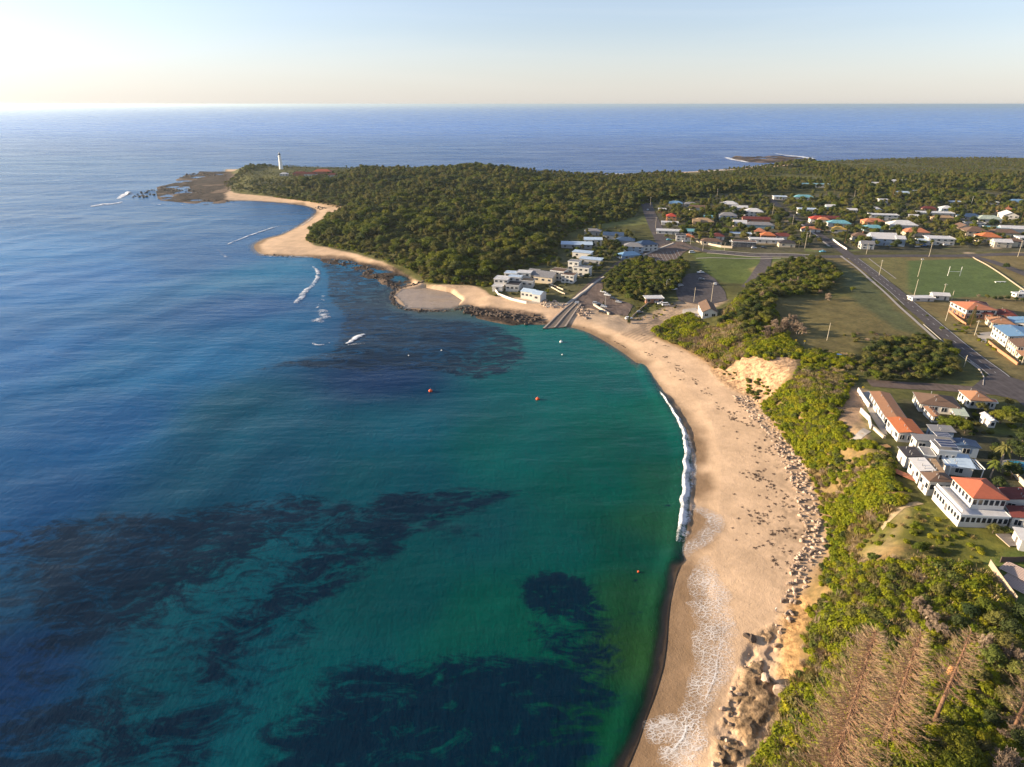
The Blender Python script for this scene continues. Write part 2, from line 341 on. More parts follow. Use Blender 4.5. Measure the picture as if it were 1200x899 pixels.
# yards of the harbour houses and cliff-top houses
paint([(575,345),(600,325),(650,300),(690,290),(720,296),(740,300),(705,325),(664,355),(640,352)], (.11, .105, .05), 2, nz=.4)
paint([(990,462),(1005,455),(1018,462),(1012,490),(1018,512),(1000,515),(985,490)], (.34, .23, .15), 3, nz=.3)
paint([(1018,470),(1030,490),(1035,510),(1022,515),(1012,490)], (.11, .12, .04), 1.5, nz=.2)
paint([(1010,625),(1030,605),(1060,592),(1095,585),(1125,612),(1160,625),(1190,640),(1185,668),(1150,672),(1110,650),(1080,640),(1040,640),(1012,650)], (.120, .122, .026), 4, nz=.5)
paint([(1158,662),(1200,640),(1260,650),(1260,720),(1195,705)], (.10, .13, .03), 1.5, nz=.2)
paint([(1060,530),(1100,590),(1180,600),(1260,600),(1260,480),(1170,480),(1060,470)], (.07, .068, .04), 3, nz=.4)
paint([(1150,498),(1200,495),(1260,500),(1260,515),(1160,510)], (.11, .13, .04), 3, nz=.3)
# sandy gaps in the scrub
for P in ([(995,500),(1018,492),(1020,498),(1000,515)], [(998,545),(1015,540),(1012,560),(1000,575),(996,560)], [(1010,650),(1040,628),(1050,600),(1062,592),(1060,605),(1048,640),(1015,660)], [(1035,800),(1100,780),(1130,790),(1160,800),(1150,830),(1090,815)]):
    paint(P, (.30, .22, .12), 2, nz=.45, amt=.6)
t = NT('ground_soil_sand_and_grass')
va = t.new('ShaderNodeVertexColor', layer_name='Col'); vm = t.new('ShaderNodeVertexColor', layer_name='Msk')
P_ = t.coord(); sep = t.new('ShaderNodeSeparateColor'); t.l.new(vm.outputs[0], sep.inputs[0])
nA = t.noise(P_, .55, 6, .65); nB = t.noise(P_, 2.5, 3, .6); nC = t.noise(P_, .12, 4, .6)
c = t.mix(sep.outputs[0], t.ramp(nA, [(.3, (.93,.92,.90)), (.7, (1.05,1.05,1.06))]), t.ramp(nA, [(.25, (.55,.6,.55)), (.5, (1,1,1)), (.78, (1.5,1.35,1.2))]))
c = t.mix(sep.outputs[1], c, t.ramp(nA, [(.35, (.35,.33,.33)), (.55, (1,1,1)), (.7, (1.35,1.3,1.25))]))
base = t.mix(1.0, va.outputs[0], c, 'MULTIPLY')
base = t.mix(1.0, base, t.ramp(nC, [(.3, (.86,.86,.86)), (.7, (1.12,1.12,1.12))]), 'MULTIPLY')
hgt = t.math('ADD', t.math('MULTIPLY', nA, t.math('ADD', sep.outputs[1], .25)), t.math('MULTIPLY', nB, .12))
t.set(**{'Base Color': base, 'Roughness': .92, 'Specular IOR Level': .12, 'Normal': t.bump(hgt, .9, .7)})
GROUND = t.m
keep = (dL > -45) | (sdist(TX, TY, REEF3) > -30)
keep &= (dL > -400)
gme = grid_mesh('ground', TX, TY, TZ, keep, {'Col': C, 'Msk': M}, GROUND)
tag(link('ground', gme), kind='structure')
# fast height lookup for everything that follows
TZi = TZ
def hgrid(X, Y):
    X = np.asarray(X, float); Y = np.asarray(Y, float)
    ri = (np.log(np.maximum(Y, 58.1))-math.log(58))/(math.log(1680)-math.log(58))*979
    ci = (X/np.maximum(Y, 1)+.78)/(1.45+.78)*979
    ri = np.clip(ri, 0, 978.99); ci = np.clip(ci, 0, 978.99); a = ri.astype(int); b = ci.astype(int); f = ri-a; h = ci-b
    return (TZ[a, b]*(1-f)+TZ[a+1, b]*f)*(1-h)+(TZ[a, b+1]*(1-f)+TZ[a+1, b+1]*f)*h
def hz(x, y): return float(hgrid(x, y))
def GPv(pts, dz=0.0):
    z = np.full(len(pts), 10.0); A = np.array(pts, float)
    for _ in range(14):
        u = (A[:, 0]-600)/FPX; v = (449.5-A[:, 1])/FPX
        t_ = (z+dz-CAMZ)/(-SP+v*CP); X = u*t_; Y = (CP+v*SP)*t_
        z = .5*z+.5*hgrid(X, Y)
    return [(float(a), float(b)) for a, b in zip(X, Y)]
def GP(px, py, dz=0.0):
    x, y = GPv([(px, py)], dz)[0]; return x, y, hz(x, y)
# ================================================================ SEA
WX, WY = fan(50, 200000, 860, -1.7, 1.7, 760, -150)
seac = [(0,420,(34,110,166)),(0,600,(16,84,130)),(0,800,(6,56,94)),(100,500,(22,96,146)),(200,420,(24,108,154)),(300,480,(6,82,106)),(300,560,(4,74,98)),(120,650,(6,68,98)),(450,440,(10,52,90)),(450,500,(0,84,104)),(450,560,(0,80,94)),(620,430,(4,92,98)),(640,400,(12,104,106)),(600,520,(0,90,92)),(700,560,(2,84,80)),(720,450,(6,94,94)),(740,520,(18,84,78)),(770,560,(48,86,72)),(770,620,(52,84,64)),(740,640,(26,74,66)),(745,700,(46,76,54)),(745,760,(52,72,46)),(650,640,(0,80,80)),(560,620,(0,72,80)),(480,700,(0,72,78)),(560,720,(0,82,76)),(640,720,(4,76,68)),(250,680,(4,82,96)),(250,800,(4,76,90)),(400,800,(2,78,86)),(560,800,(2,76,74)),(700,840,(26,66,50)),(420,380,(16,76,116)),(520,395,(14,70,106)),(340,380,(30,104,148)),(380,330,(24,110,152)),(340,320,(24,118,158)),(240,300,(40,96,148)),(100,320,(56,120,180)),(0,300,(64,126,184)),(300,250,(50,100,150)),(100,230,(54,104,158)),(0,200,(54,104,158)),(400,170,(40,92,150)),(800,170,(28,80,146)),(1100,170,(24,74,140)),(600,150,(30,84,148)),(200,150,(44,94,150)),(660,382,(46,112,104)),(500,348,(92,84,78)),(530,352,(110,98,84)),(780,480,(50,104,92)),(300,360,(30,88,140)),(750,420,(50,112,104))]
SC = []
for a_, b_, c_ in seac:
    x, y = unp(a_, b_); SC.append((x, y, srgb(*c_)))
num = np.zeros(WX.shape+(3,)); den = np.zeros(WX.shape)
for x, y, c_ in SC:
    s = .10*math.hypot(y, 60)
    w = 1/(((WX-x)**2+(WY-y)**2)/(s*s)+.35)**2.2/(s**.0)
    num += w[..., None]*np.array(c_); den += w
WC = num/den[..., None]; lum_ = WC.mean(-1, keepdims=True); WC = np.clip(lum_+(WC-lum_)*1.3, 0.001, 1)*.60
far = sstep((WY-1400)/2500)[..., None]; WC = WC*(1-far)+np.array(srgb(4,98,188))*.95*far
WC = WC*np.array((.62, 1.14, 1.10))
WM = np.zeros(WX.shape+(3,))
wn_ = fbm(WX, WY, 60, 4, 21); wn2 = fbm(WX, WY, 14, 4, 23)
def kelp(pts, f, amt, wig=18):
    P = unpv(pts); bx = [p[0] for p in P]; by = [p[1] for p in P]
    m = (WX > min(bx)-60) & (WX < max(bx)+60) & (WY > min(by)-60) & (WY < max(by)+60)
    d = sdist(WX[m], WY[m], P)+(wn_[m]-.5)*wig*2
    WM[..., 0][m] = np.maximum(WM[..., 0][m], sstep(d/f+.5)*amt)
kelp([(250,445),(330,430),(420,440),(500,438),(560,448),(600,440),(628,415),(618,395),(590,382),(560,376),(500,372),(455,362),(430,350),(405,360),(385,410),(330,425)], 14, .86, 6)     # reef flat off the pool
kelp([(372,306),(440,318),(480,334),(460,345),(458,362),(400,372),(385,350),(378,330)], 12, .85, 8)
kelp([(0,640),(60,600),(170,590),(260,585),(330,580),(400,575),(410,600),(330,640),(260,690),(190,760),(80,780),(0,800)], 22, .90, 10)
kelp([(200,740),(280,690),(330,650),(400,620),(430,640),(400,700),(330,760),(280,830),(260,899),(200,960),(150,899)], 20, .86, 10)
kelp([(425,580),(470,566),(540,564),(620,570),(622,580),(580,600),(520,608),(470,620),(430,606)], 10, 1.0, 8)
kelp([(455,635),(540,600),(590,625),(585,640),(560,640),(500,650)], 8, .62, 5)
kelp([(585,675),(640,660),(690,665),(704,690),(720,720),(700,740),(660,735),(610,730),(590,705)], 10, .95, 7)
kelp([(320,800),(420,760),(520,740),(600,735),(680,745),(720,770),(742,800),(740,840),(725,899),(700,1000),(250,1000),(260,860)], 22, 1.0, 14)
kelp([(0,790),(120,770),(230,760),(330,790),(300,1000),(-200,1000)], 30, .86, 14)
kelp([(0,600),(120,588),(260,582),(410,585),(440,640),(400,760),(300,960),(-200,960),(-200,620)], 20, .66, 12)
kelp([(600,700),(720,700),(742,760),(740,850),(640,820),(590,760)], 16, .82, 8)
kelp([(385,578),(425,580),(470,566),(540,562),(620,570),(622,588),(580,608),(520,632),(460,672),(400,712),(340,745),(300,720),(350,640)], 14, .84, 9)
kelp([(735,676),(752,674),(752,688),(738,690)], 3, .7, 2); kelp([(718,712),(760,708),(760,730),(722,735)], 5, .62, 4)
kelp([(778,592),(786,592),(786,597),(778,597)], 1.5, .8, 1)
wdL = sdist(WX, WY, LAND)
WM[..., 2] = sstep((-wdL+ (wn2-.5)*4)/np.interp(WY, [135, 200], [1.8, 4.]))      # depth cover
WM[..., 2] = np.where(wdL > 3, 0, WM[..., 2])
# the calm tidal pool: brown-grey, its colour lightened for the reflected sky
m = (WX > -140) & (WX < -10) & (WY > 330) & (WY < 480); d = sdist(WX[m], WY[m], POOL)
a = sstep(d/3+1.2)[:, None]; WC[m] = WC[m]*(1-a)+np.array((.36, .285, .225))*a; WM[..., 0][m] *= (1-a[:, 0]); WM[..., 2][m] = np.maximum(WM[..., 2][m], .9*a[:, 0])
# real swell: long low waves that steepen towards the beaches
cd = np.array((.90, -.42)); ph = (WX*cd[0]+WY*cd[1])/46*2*np.pi+4*(wn_-.5)*2
off = sstep((-wdL-10)/120)*(1-sstep((WY-1200)/2000))
WZ = off*(.22*np.sin(ph)+.5*(wn_-.5))
BORE = smooth_line(unpv([(789,655),(776,685),(768,715),(766,745),(763,775),(753,805),(738,835),(730,865),(716,900),(705,940)]), 4)
m_ = (WX > 0) & (WX < 80) & (WY > 40) & (WY < 180); db = seg_dist(WX[m_], WY[m_], BORE, False); WZ[m_] += .62*np.exp(-(db/2.5)**2)
BRK = smooth_line(unpv([(752,430),(762,450),(775,470),(788,492),(796,510),(801,535),(799,565),(797,595),(793,625),(788,655)]), 4)
m_ = (WX > 30) & (WX < 130) & (WY > 130) & (WY < 300); db = seg_dist(WX[m_], WY[m_], BRK, False); WZ[m_] += .55*np.exp(-(db/2.6)**2)
WM[..., 2][m_] = np.maximum(WM[..., 2][m_], sstep(1.4-db/3))
t = NT('sea_water')
va = t.new('ShaderNodeVertexColor', layer_name='Col'); vm = t.new('ShaderNodeVertexColor', layer_name='Msk'); P_ = t.coord()
sep = t.new('ShaderNodeSeparateColor'); t.l.new(vm.outputs[0], sep.inputs[0])
PM = t.map(P_, (1, 1.9, 1), (0, 0, R(-28)))
k1 = t.noise(PM, .075, 11, .74, 1.4); k2 = t.noise(PM, .32, 5, .65)
kk = t.math('ADD', t.math('MULTIPLY', k1, .75), t.math('MULTIPLY', k2, .25))
km = t.math('MULTIPLY', t.math('ADD', t.math('SUBTRACT', t.math('ADD', t.math('MULTIPLY', t.math('SUBTRACT', kk, .5), 3.1), .5), 1.08), sep.outputs[0]), 3.0, True)
kmask = t.math('MULTIPLY', km, t.math('MULTIPLY', sep.outputs[0], 1.3, True))
tone = t.ramp(t.noise(P_, .012, 5, .6), [(.3, (.84,.86,.9)), (.7, (1.14,1.12,1.08))])
seab = t.mix(1.0, va.outputs[0], tone, 'MULTIPLY')
seab = t.mix(1.0, seab, t.ramp(t.noise(PM, .5, 5, .7), [(.3, (.9,.9,.9)), (.7, (1.1,1.1,1.1))]), 'MULTIPLY')
kc = t.mix(.95, seab, t.mix(k2, (.0002, .006, .022), (.0012, .015, .034)))
base = t.mix(kmask, seab, kc)
# ripples, chop and swell, stretched along the crests
W1 = t.map(P_, (1, .42, 1), (0, 0, R(25)))
r1 = t.noise(W1, .9, 4, .6); r2 = t.noise(W1, .22, 4, .6); r3 = t.noise(t.map(P_, (1, .25, 1), (0, 0, R(25))), .04, 5, .62); r4 = t.noise(t.map(P_, (1, 3.0, 1), (0, 0, R(8))), .006, 5, .6)
b1 = t.bump(r1, .55, .26); b2 = t.bump(r2, .30, .45, b1); b3 = t.bump(r3, .30, 1.1, b2); b4 = t.bump(r4, .4, 9.0, b3)
t.set(**{'Base Color': base, 'Roughness': t.math('ADD', .08, t.math('MULTIPLY', t.noise(t.map(P_, (1, 3.2, 1), (0, 0, R(10))), .004, 6, .65, .8), .34)), 'IOR': 1.33, 'Specular IOR Level': .13, 'Normal': b4})
tr = t.new('ShaderNodeBsdfTransparent'); mx = t.new('ShaderNodeMixShader'); t.l.new(sep.outputs[2], mx.inputs[0]); t.l.new(tr.outputs[0], mx.inputs[1]); t.l.new(t.p.outputs[0], mx.inputs[2])
gl = t.new('ShaderNodeBsdfGlossy'); gl.inputs['Roughness'].default_value = .15; t.l.new(b4, gl.inputs['Normal'])
fr = t.new('ShaderNodeFresnel'); fr.inputs[0].default_value = 1.33
m2 = t.new('ShaderNodeMixShader'); inv = t.math('MULTIPLY', fr.outputs[0], t.math('SUBTRACT', 1.0, sep.outputs[2])); t.l.new(inv, m2.inputs[0]); t.l.new(mx.outputs[0], m2.inputs[1]); t.l.new(gl.outputs[0], m2.inputs[2])
t.l.new(m2.outputs[0], t.out.inputs[0])
wkeep = (wdL < 14) | (WY > 1200)
wkeep &= ~((wdL > 30) & (WY < 1250)); wkeep |= (WX > -140) & (WX < -10) & (WY > 330) & (WY < 480) & (sdist(WX, WY, POOL) > -5)
wme = grid_mesh('sea_water', WX, WY, WZ, wkeep, {'Col': WC, 'Msk': WM}, t.m)
tag(link('sea_water', wme), kind='structure')
# ---------------------------------------------------------------- foam
t = NT('sea_foam'); P_ = t.coord(); uv = t.new('ShaderNodeVertexColor', layer_name='Col'); sp = t.new('ShaderNodeSeparateColor'); t.l.new(uv.outputs[0], sp.inputs[0])
fn = t.noise(P_, 1.1, 8, .78, .6); fb = t.noise(P_, .16, 4, .6); fe = t.math('MULTIPLY', t.math('ADD', t.math('SUBTRACT', t.math('ADD', t.math('MULTIPLY', fn, .9), t.math('MULTIPLY', fb, .9)), 1.60), sp.outputs[0]), 3.2, True)
t.set(**{'Base Color': (.80, .82, .86, 1), 'Roughness': .7, 'Alpha': fe, 'Normal': t.bump(fn, .8, .5)}); FOAM = t.m
t = NT('lacy_foam'); P_ = t.coord(); uv = t.new('ShaderNodeVertexColor', layer_name='Col'); sp = t.new('ShaderNodeSeparateColor'); t.l.new(uv.outputs[0], sp.inputs[0])
wp = t.new('ShaderNodeVectorMath', operation='ADD'); nn = t.new('ShaderNodeTexNoise'); nn.inputs['Scale'].default_value = .5; t.l.new(P_, nn.inputs[0]); t.l.new(P_, wp.inputs[0]); t.l.new(nn.outputs['Color'], wp.inputs[1])
vo = t.new('ShaderNodeTexVoronoi', feature='DISTANCE_TO_EDGE'); vo.inputs['Scale'].default_value = .85; t.l.new(t.map(wp.outputs[0], (.75, 1.25, 1), (0, 0, R(20))), vo.inputs[0])
vo2 = t.new('ShaderNodeTexVoronoi', feature='DISTANCE_TO_EDGE'); vo2.inputs['Scale'].default_value = 2.2; t.l.new(wp.outputs[0], vo2.inputs[0])
thr = t.math('MULTIPLY', sp.outputs[0], t.math('MULTIPLY', t.noise(P_, .25, 3, .6), .30))
e1 = t.math('MULTIPLY', t.math('SUBTRACT', t.math('MULTIPLY', thr, .8), vo.outputs[0]), 12, True); e2 = t.math('MULTIPLY', t.math('SUBTRACT', thr, vo2.outputs[0]), 12, True)
e3 = t.math('MULTIPLY', t.math('SUBTRACT', sp.outputs[0], t.math('ADD', .40, t.math('MULTIPLY', t.noise(t.map(P_, (.35, 1.6, 1), (0, 0, R(-12))), .9, 7, .8), 1.0))), 4.5, True)
al = t.math('MULTIPLY', t.math('MAXIMUM', t.math('MAXIMUM', t.math('MULTIPLY', e1, .8), t.math('MULTIPLY', e2, .5)), t.math('MULTIPLY', e3, .9)), .62)
t.set(**{'Base Color': (.80, .80, .82, 1), 'Roughness': .7, 'Alpha': al}); LACE = t.m
def ribbon(name, px, widths, mat, hfun=None, n=10, cross=9, prof=None, lift=.12, dens=1.0, z0=None, edge=.25):
    """foam laid along a line of the sea; widths in metres; dens = foam cover"""
    L = np.array(smooth_line(unpv(px), n)); W_ = np.interp(np.linspace(0, 1, len(L)), np.linspace(0, 1, len(widths)), widths)
    d = np.gradient(L, axis=0); d /= np.linalg.norm(d, axis=1)[:, None]+1e-9; nrm = np.stack([-d[:, 1], d[:, 0]], 1)
    s = np.linspace(-1, 1, cross)
    jit = (fbm(L[:, 0], L[:, 1], 5, 3, 31)-.5)
    X = L[:, :1]+nrm[:, :1]*(s[None]*W_[:, None]/2+jit[:, None]*W_[:, None]*.5); Y = L[:, 1:]+nrm[:, 1:]*(s[None]*W_[:, None]/2+jit[:, None]*W_[:, None]*.5)
    zb = np.maximum(hgrid(X, Y), 0) if z0 is None else z0
    pz = np.zeros(cross) if prof is None else np.interp(s, np.linspace(-1, 1, len(prof)), prof)
    tt = np.linspace(0, 1, len(L)); taper = np.minimum(1, np.minimum(tt, 1-tt)*8+.02)
    Z = zb+lift+pz[None]*taper[:, None]*(.75+.5*fbm(X, Y, 3, 3, 33))
    c_ = np.ones(X.shape+(3,)); c_[..., 0] = dens*(1-np.abs(s[None])**3*.55)*(edge+(1-edge)*taper[:, None])
    me = grid_mesh(name, X, Y, Z, None, {'Col': c_}, mat); o = link(name, me); tag(o, kind='structure'); return o
# breaking wave along the beach
ribbon('breaking_wave', [(764,448),(778,466),(792,488),(800,505),(805,530),(803,560),(801,590),(797,620),(790,655)], [.7,1.3,1.9,2.6,3.4,3.8,3.8,3.8,2.0], FOAM, n=14, cross=17, prof=[0,.3,.85,.9,.5,.2,0], dens=.98)
ribbon('breaking_wave', [(771,458),(786,478),(797,498),(805,520),(808,545),(806,575),(803,600),(799,628),(792,655)], [1,2,3,4.5,5,5,5,5,2.5], FOAM, n=14, cross=17, prof=[0,.1,.15,.1,0], dens=.72)
ribbon('swash_foam', [(780,480),(794,500),(806,515),(812,540),(812,575)], [1,2,2.5,2.5,2], LACE, dens=.8)
ribbon('swash_foam', [(804,590),(816,598),(828,604),(836,614),(828,630),(808,642),(797,652)], [2,4,5,6,6,5,4], LACE, dens=.75)
ribbon('swash_foam', [(832,655),(822,672),(826,690),(836,710),(838,740),(834,770),(828,800),(818,830),(810,860),(800,899)], [3,7,10,11,10,10,8,6,6,6], LACE, dens=.84, n=12, cross=21)
ribbon('swash_foam', [(836,668),(830,690),(843,715),(846,745),(840,775),(836,800),(822,835),(818,860)], [.3,.5,.5,.5,.5,.5,.4,.3], FOAM, dens=.78)
ribbon('swash_foam', [(755,862),(775,862),(795,868),(802,885),(790,910)], [5,7,8,8,8], LACE, dens=.95, cross=17)
ribbon('swash_foam', [(803,840),(801,865),(785,885),(770,905)], [.3,.6,.7,.7], FOAM, dens=.8)
# reef and headland surf
for px, w, dn in (([(362,310),(372,318),(370,330),(358,342),(350,352),(344,358)], [3,6,6,8,8,5], 0.74), ([(372,362),(380,368),(374,376),(385,372)], [8,12,12,6], 0.64), ([(380,345),(376,355),(370,365)], [5,8,8], 0.53),
                  ([(366,402),(375,405),(390,402)], [3,5,3], 0.62), ([(404,404),(412,400),(420,394),(430,392)], [3,6,8,3], 0.82), ([(405,405),(418,404),(430,403)], [2,5,3], 0.69),
                  ([(262,289),(275,283),(290,277),(305,272),(320,267),(332,264)], [2,5,6,6,5,3], 0.77), ([(255,292),(262,299),(272,303)], [5,9,6], 0.57), ([(300,293),(312,300),(330,301),(350,302)], [2,4,4,2], 0.64), ([(325,276),(345,268),(358,262),(372,250)], [2,4,4,3], 0.69), ([(340,300),(350,301),(370,302)],[2,3,2],.7),
                  ([(105,243),(118,240),(132,239),(146,236)], [8,16,14,8], 0.67), ([(138,234),(146,228),(152,225)], [8,14,8], 0.72), ([(185,222),(200,221),(213,218),(214,211)], [6,10,8,5], 0.40), ([(160,237),(190,240),(215,240),(240,241)], [5,10,8,5], 0.58), ([(178,206),(200,207),(215,204)], [8,14,8], 0.43),
                  ([(850,184),(858,187),(880,191)], [12,22,12], 0.69), ([(905,181),(920,182),(940,184),(958,187)], [14,30,34,20], 0.71), ([(700,203),(730,204),(780,203),(830,202),(868,199)], [16,22,16,18,14], 0.64), ([(865,197),(885,195),(905,193)], [14,18,14], 0.57), ([(940,182),(960,184),(1000,186)], [20,24,16], 0.47), ([(1160,178),(1180,179),(1200,180)], [20,30,30], 0.52)):
    ribbon('surf_foam', px, [q*(.75 if q < 12 else 1) for q in w], FOAM, dens=dn+(.28 if max(w) > 13 else .14), prof=[0,.3,.4,.2,0], cross=13)
# ================================================================ VEGETATION
def leafmat(name, cols, transl=.3, rough=.75):
    t = NT(name); oi = t.new('ShaderNodeObjectInfo'); src = t.coord(True)
    c = t.ramp(oi.outputs['Random'], [(i/(len(cols)-1), k) for i, k in enumerate(cols)])
    n = t.noise(src, .9, 3, .6); n2 = t.noise(src, 5.0, 2, .6)
    c = t.mix(1.0, c, t.ramp(n, [(.3, (.72,.74,.7)), (.7, (1.3,1.26,1.1))]), 'MULTIPLY')
    c = t.mix(1.0, c, t.ramp(n2, [(.3, (.7,.7,.7)), (.7, (1.3,1.3,1.3))]), 'MULTIPLY')
    t.set(**{'Base Color': c, 'Roughness': rough, 'Specular IOR Level': .2})
    tl = t.new('ShaderNodeBsdfTranslucent'); t.l.new(c, tl.inputs[0]); mx = t.new('ShaderNodeMixShader'); mx.inputs[0].default_value = transl
    t.l.new(t.p.outputs[0], mx.inputs[1]); t.l.new(tl.outputs[0], mx.inputs[2]); t.l.new(mx.outputs[0], t.out.inputs[0]); return t.m
L_OLIVE = leafmat('olive_leaves', [(.085,.095,.024), (.135,.130,.034), (.105,.135,.026), (.155,.140,.040), (.120,.108,.036), (.090,.115,.028)])
L_GREEN = leafmat('fresh_green_leaves', [(.095,.125,.012), (.135,.150,.014), (.075,.105,.012), (.165,.165,.018)])
L_DARK = leafmat('dark_green_leaves', [(.030,.050,.016), (.048,.068,.020), (.062,.075,.024)])
L_BLUFF = leafmat('bluff_scrub_leaves', [(.205,.240,.012), (.275,.285,.012), (.145,.190,.014), (.315,.290,.018), (.105,.150,.014)], .4)
L_DRY = leafmat('dry_grass_blades', [(.34,.25,.12), (.25,.21,.08), (.42,.31,.17), (.19,.20,.05)])
L_TWIG = leafmat('grey_dead_twigs', [(.27,.20,.155), (.34,.255,.20), (.21,.16,.125)], .1)
L_PALM = leafmat('palm_fronds', [(.10,.13,.02), (.16,.15,.05), (.28,.20,.09)], .3)
BARK = plain('rough_bark', (.13, .095, .07), .9, .35, 2.5)
BARKP = plain('pale_dead_wood', (.36, .28, .21), .9, .25, 2.5)
BARKR = plain('red_brown_pine_bark', (.20, .11, .065), .9, .3, 2.0)
def leaves(mb, lobes, n, size, rnd, up=.35, flat=.0, zmin=-.35):
    w = [l[3]*l[4] for l in lobes]
    for _ in range(n):
        cx, cy, cz, rx, ry, rz = rnd.choices(lobes, w)[0]
        while True:
            d = Vector((rnd.gauss(0, 1), rnd.gauss(0, 1), rnd.gauss(0, 1)+up)).normalized()
            if d.z > zmin: break
        k = 1.0+rnd.uniform(-.24, .14)
        p = Vector((cx+d.x*rx*k, cy+d.y*ry*k, cz+d.z*rz*k))
        nn = (Vector((d.x/rx, d.y/ry, d.z/rz)).normalized()+Vector((rnd.gauss(0, .30), rnd.gauss(0, .30), rnd.gauss(0, .30)))).normalized()
        a = nn.orthogonal().normalized(); b = nn.cross(a); th = rnd.uniform(0, 6.28); a, b = a*math.cos(th)+b*math.sin(th), b*math.cos(th)-a*math.sin(th)
        s = size*rnd.uniform(.55, 1.3)
        mb.quad([p-a*s, p-b*s*.6+nn*s*.15, p+a*s, p+b*s*.6+nn*s*.15])
def core(mb, lobes, k=.8):
    for cx, cy, cz, rx, ry, rz in lobes:
        n = len(mb.v); N = 6
        rows = [(-.7, .6), (0, .95), (.6, .75), (.93, .3)]
        for h_, r_ in rows:
            for i in range(N):
                a = 6.283*i/N+h_; mb.v.append((cx+math.cos(a)*rx*r_*k, cy+math.sin(a)*ry*r_*k, cz+h_*rz*k))
        for j in range(3):
            for i in range(N): i2 = (i+1) % N; mb.f.append((n+j*N+i, n+j*N+i2, n+j*N+N+i2, n+j*N+N+i)); mb.mi.append(0)
        mb.f.append(tuple(n+3*N+i for i in range(N))); mb.mi.append(0)
def limbs(mb, H, r, targets, rnd, seg=5, lean=(0, 0)):
    top = Vector((lean[0], lean[1], H)); mid = Vector((lean[0]*.3+rnd.uniform(-.1, .1), lean[1]*.3, H*.5))
    mb.tube([(0, 0, -.6), mid, top], [r, r*.75, r*.5], seg)
    for tx in targets:
        T = Vector(tx[:3]); mb.tube([mid.lerp(top, rnd.uniform(.2, .9)), (mid.lerp(T, .55)+Vector((0, 0, .2))), T], [r*.5, r*.35, r*.12], 4, cap=False)
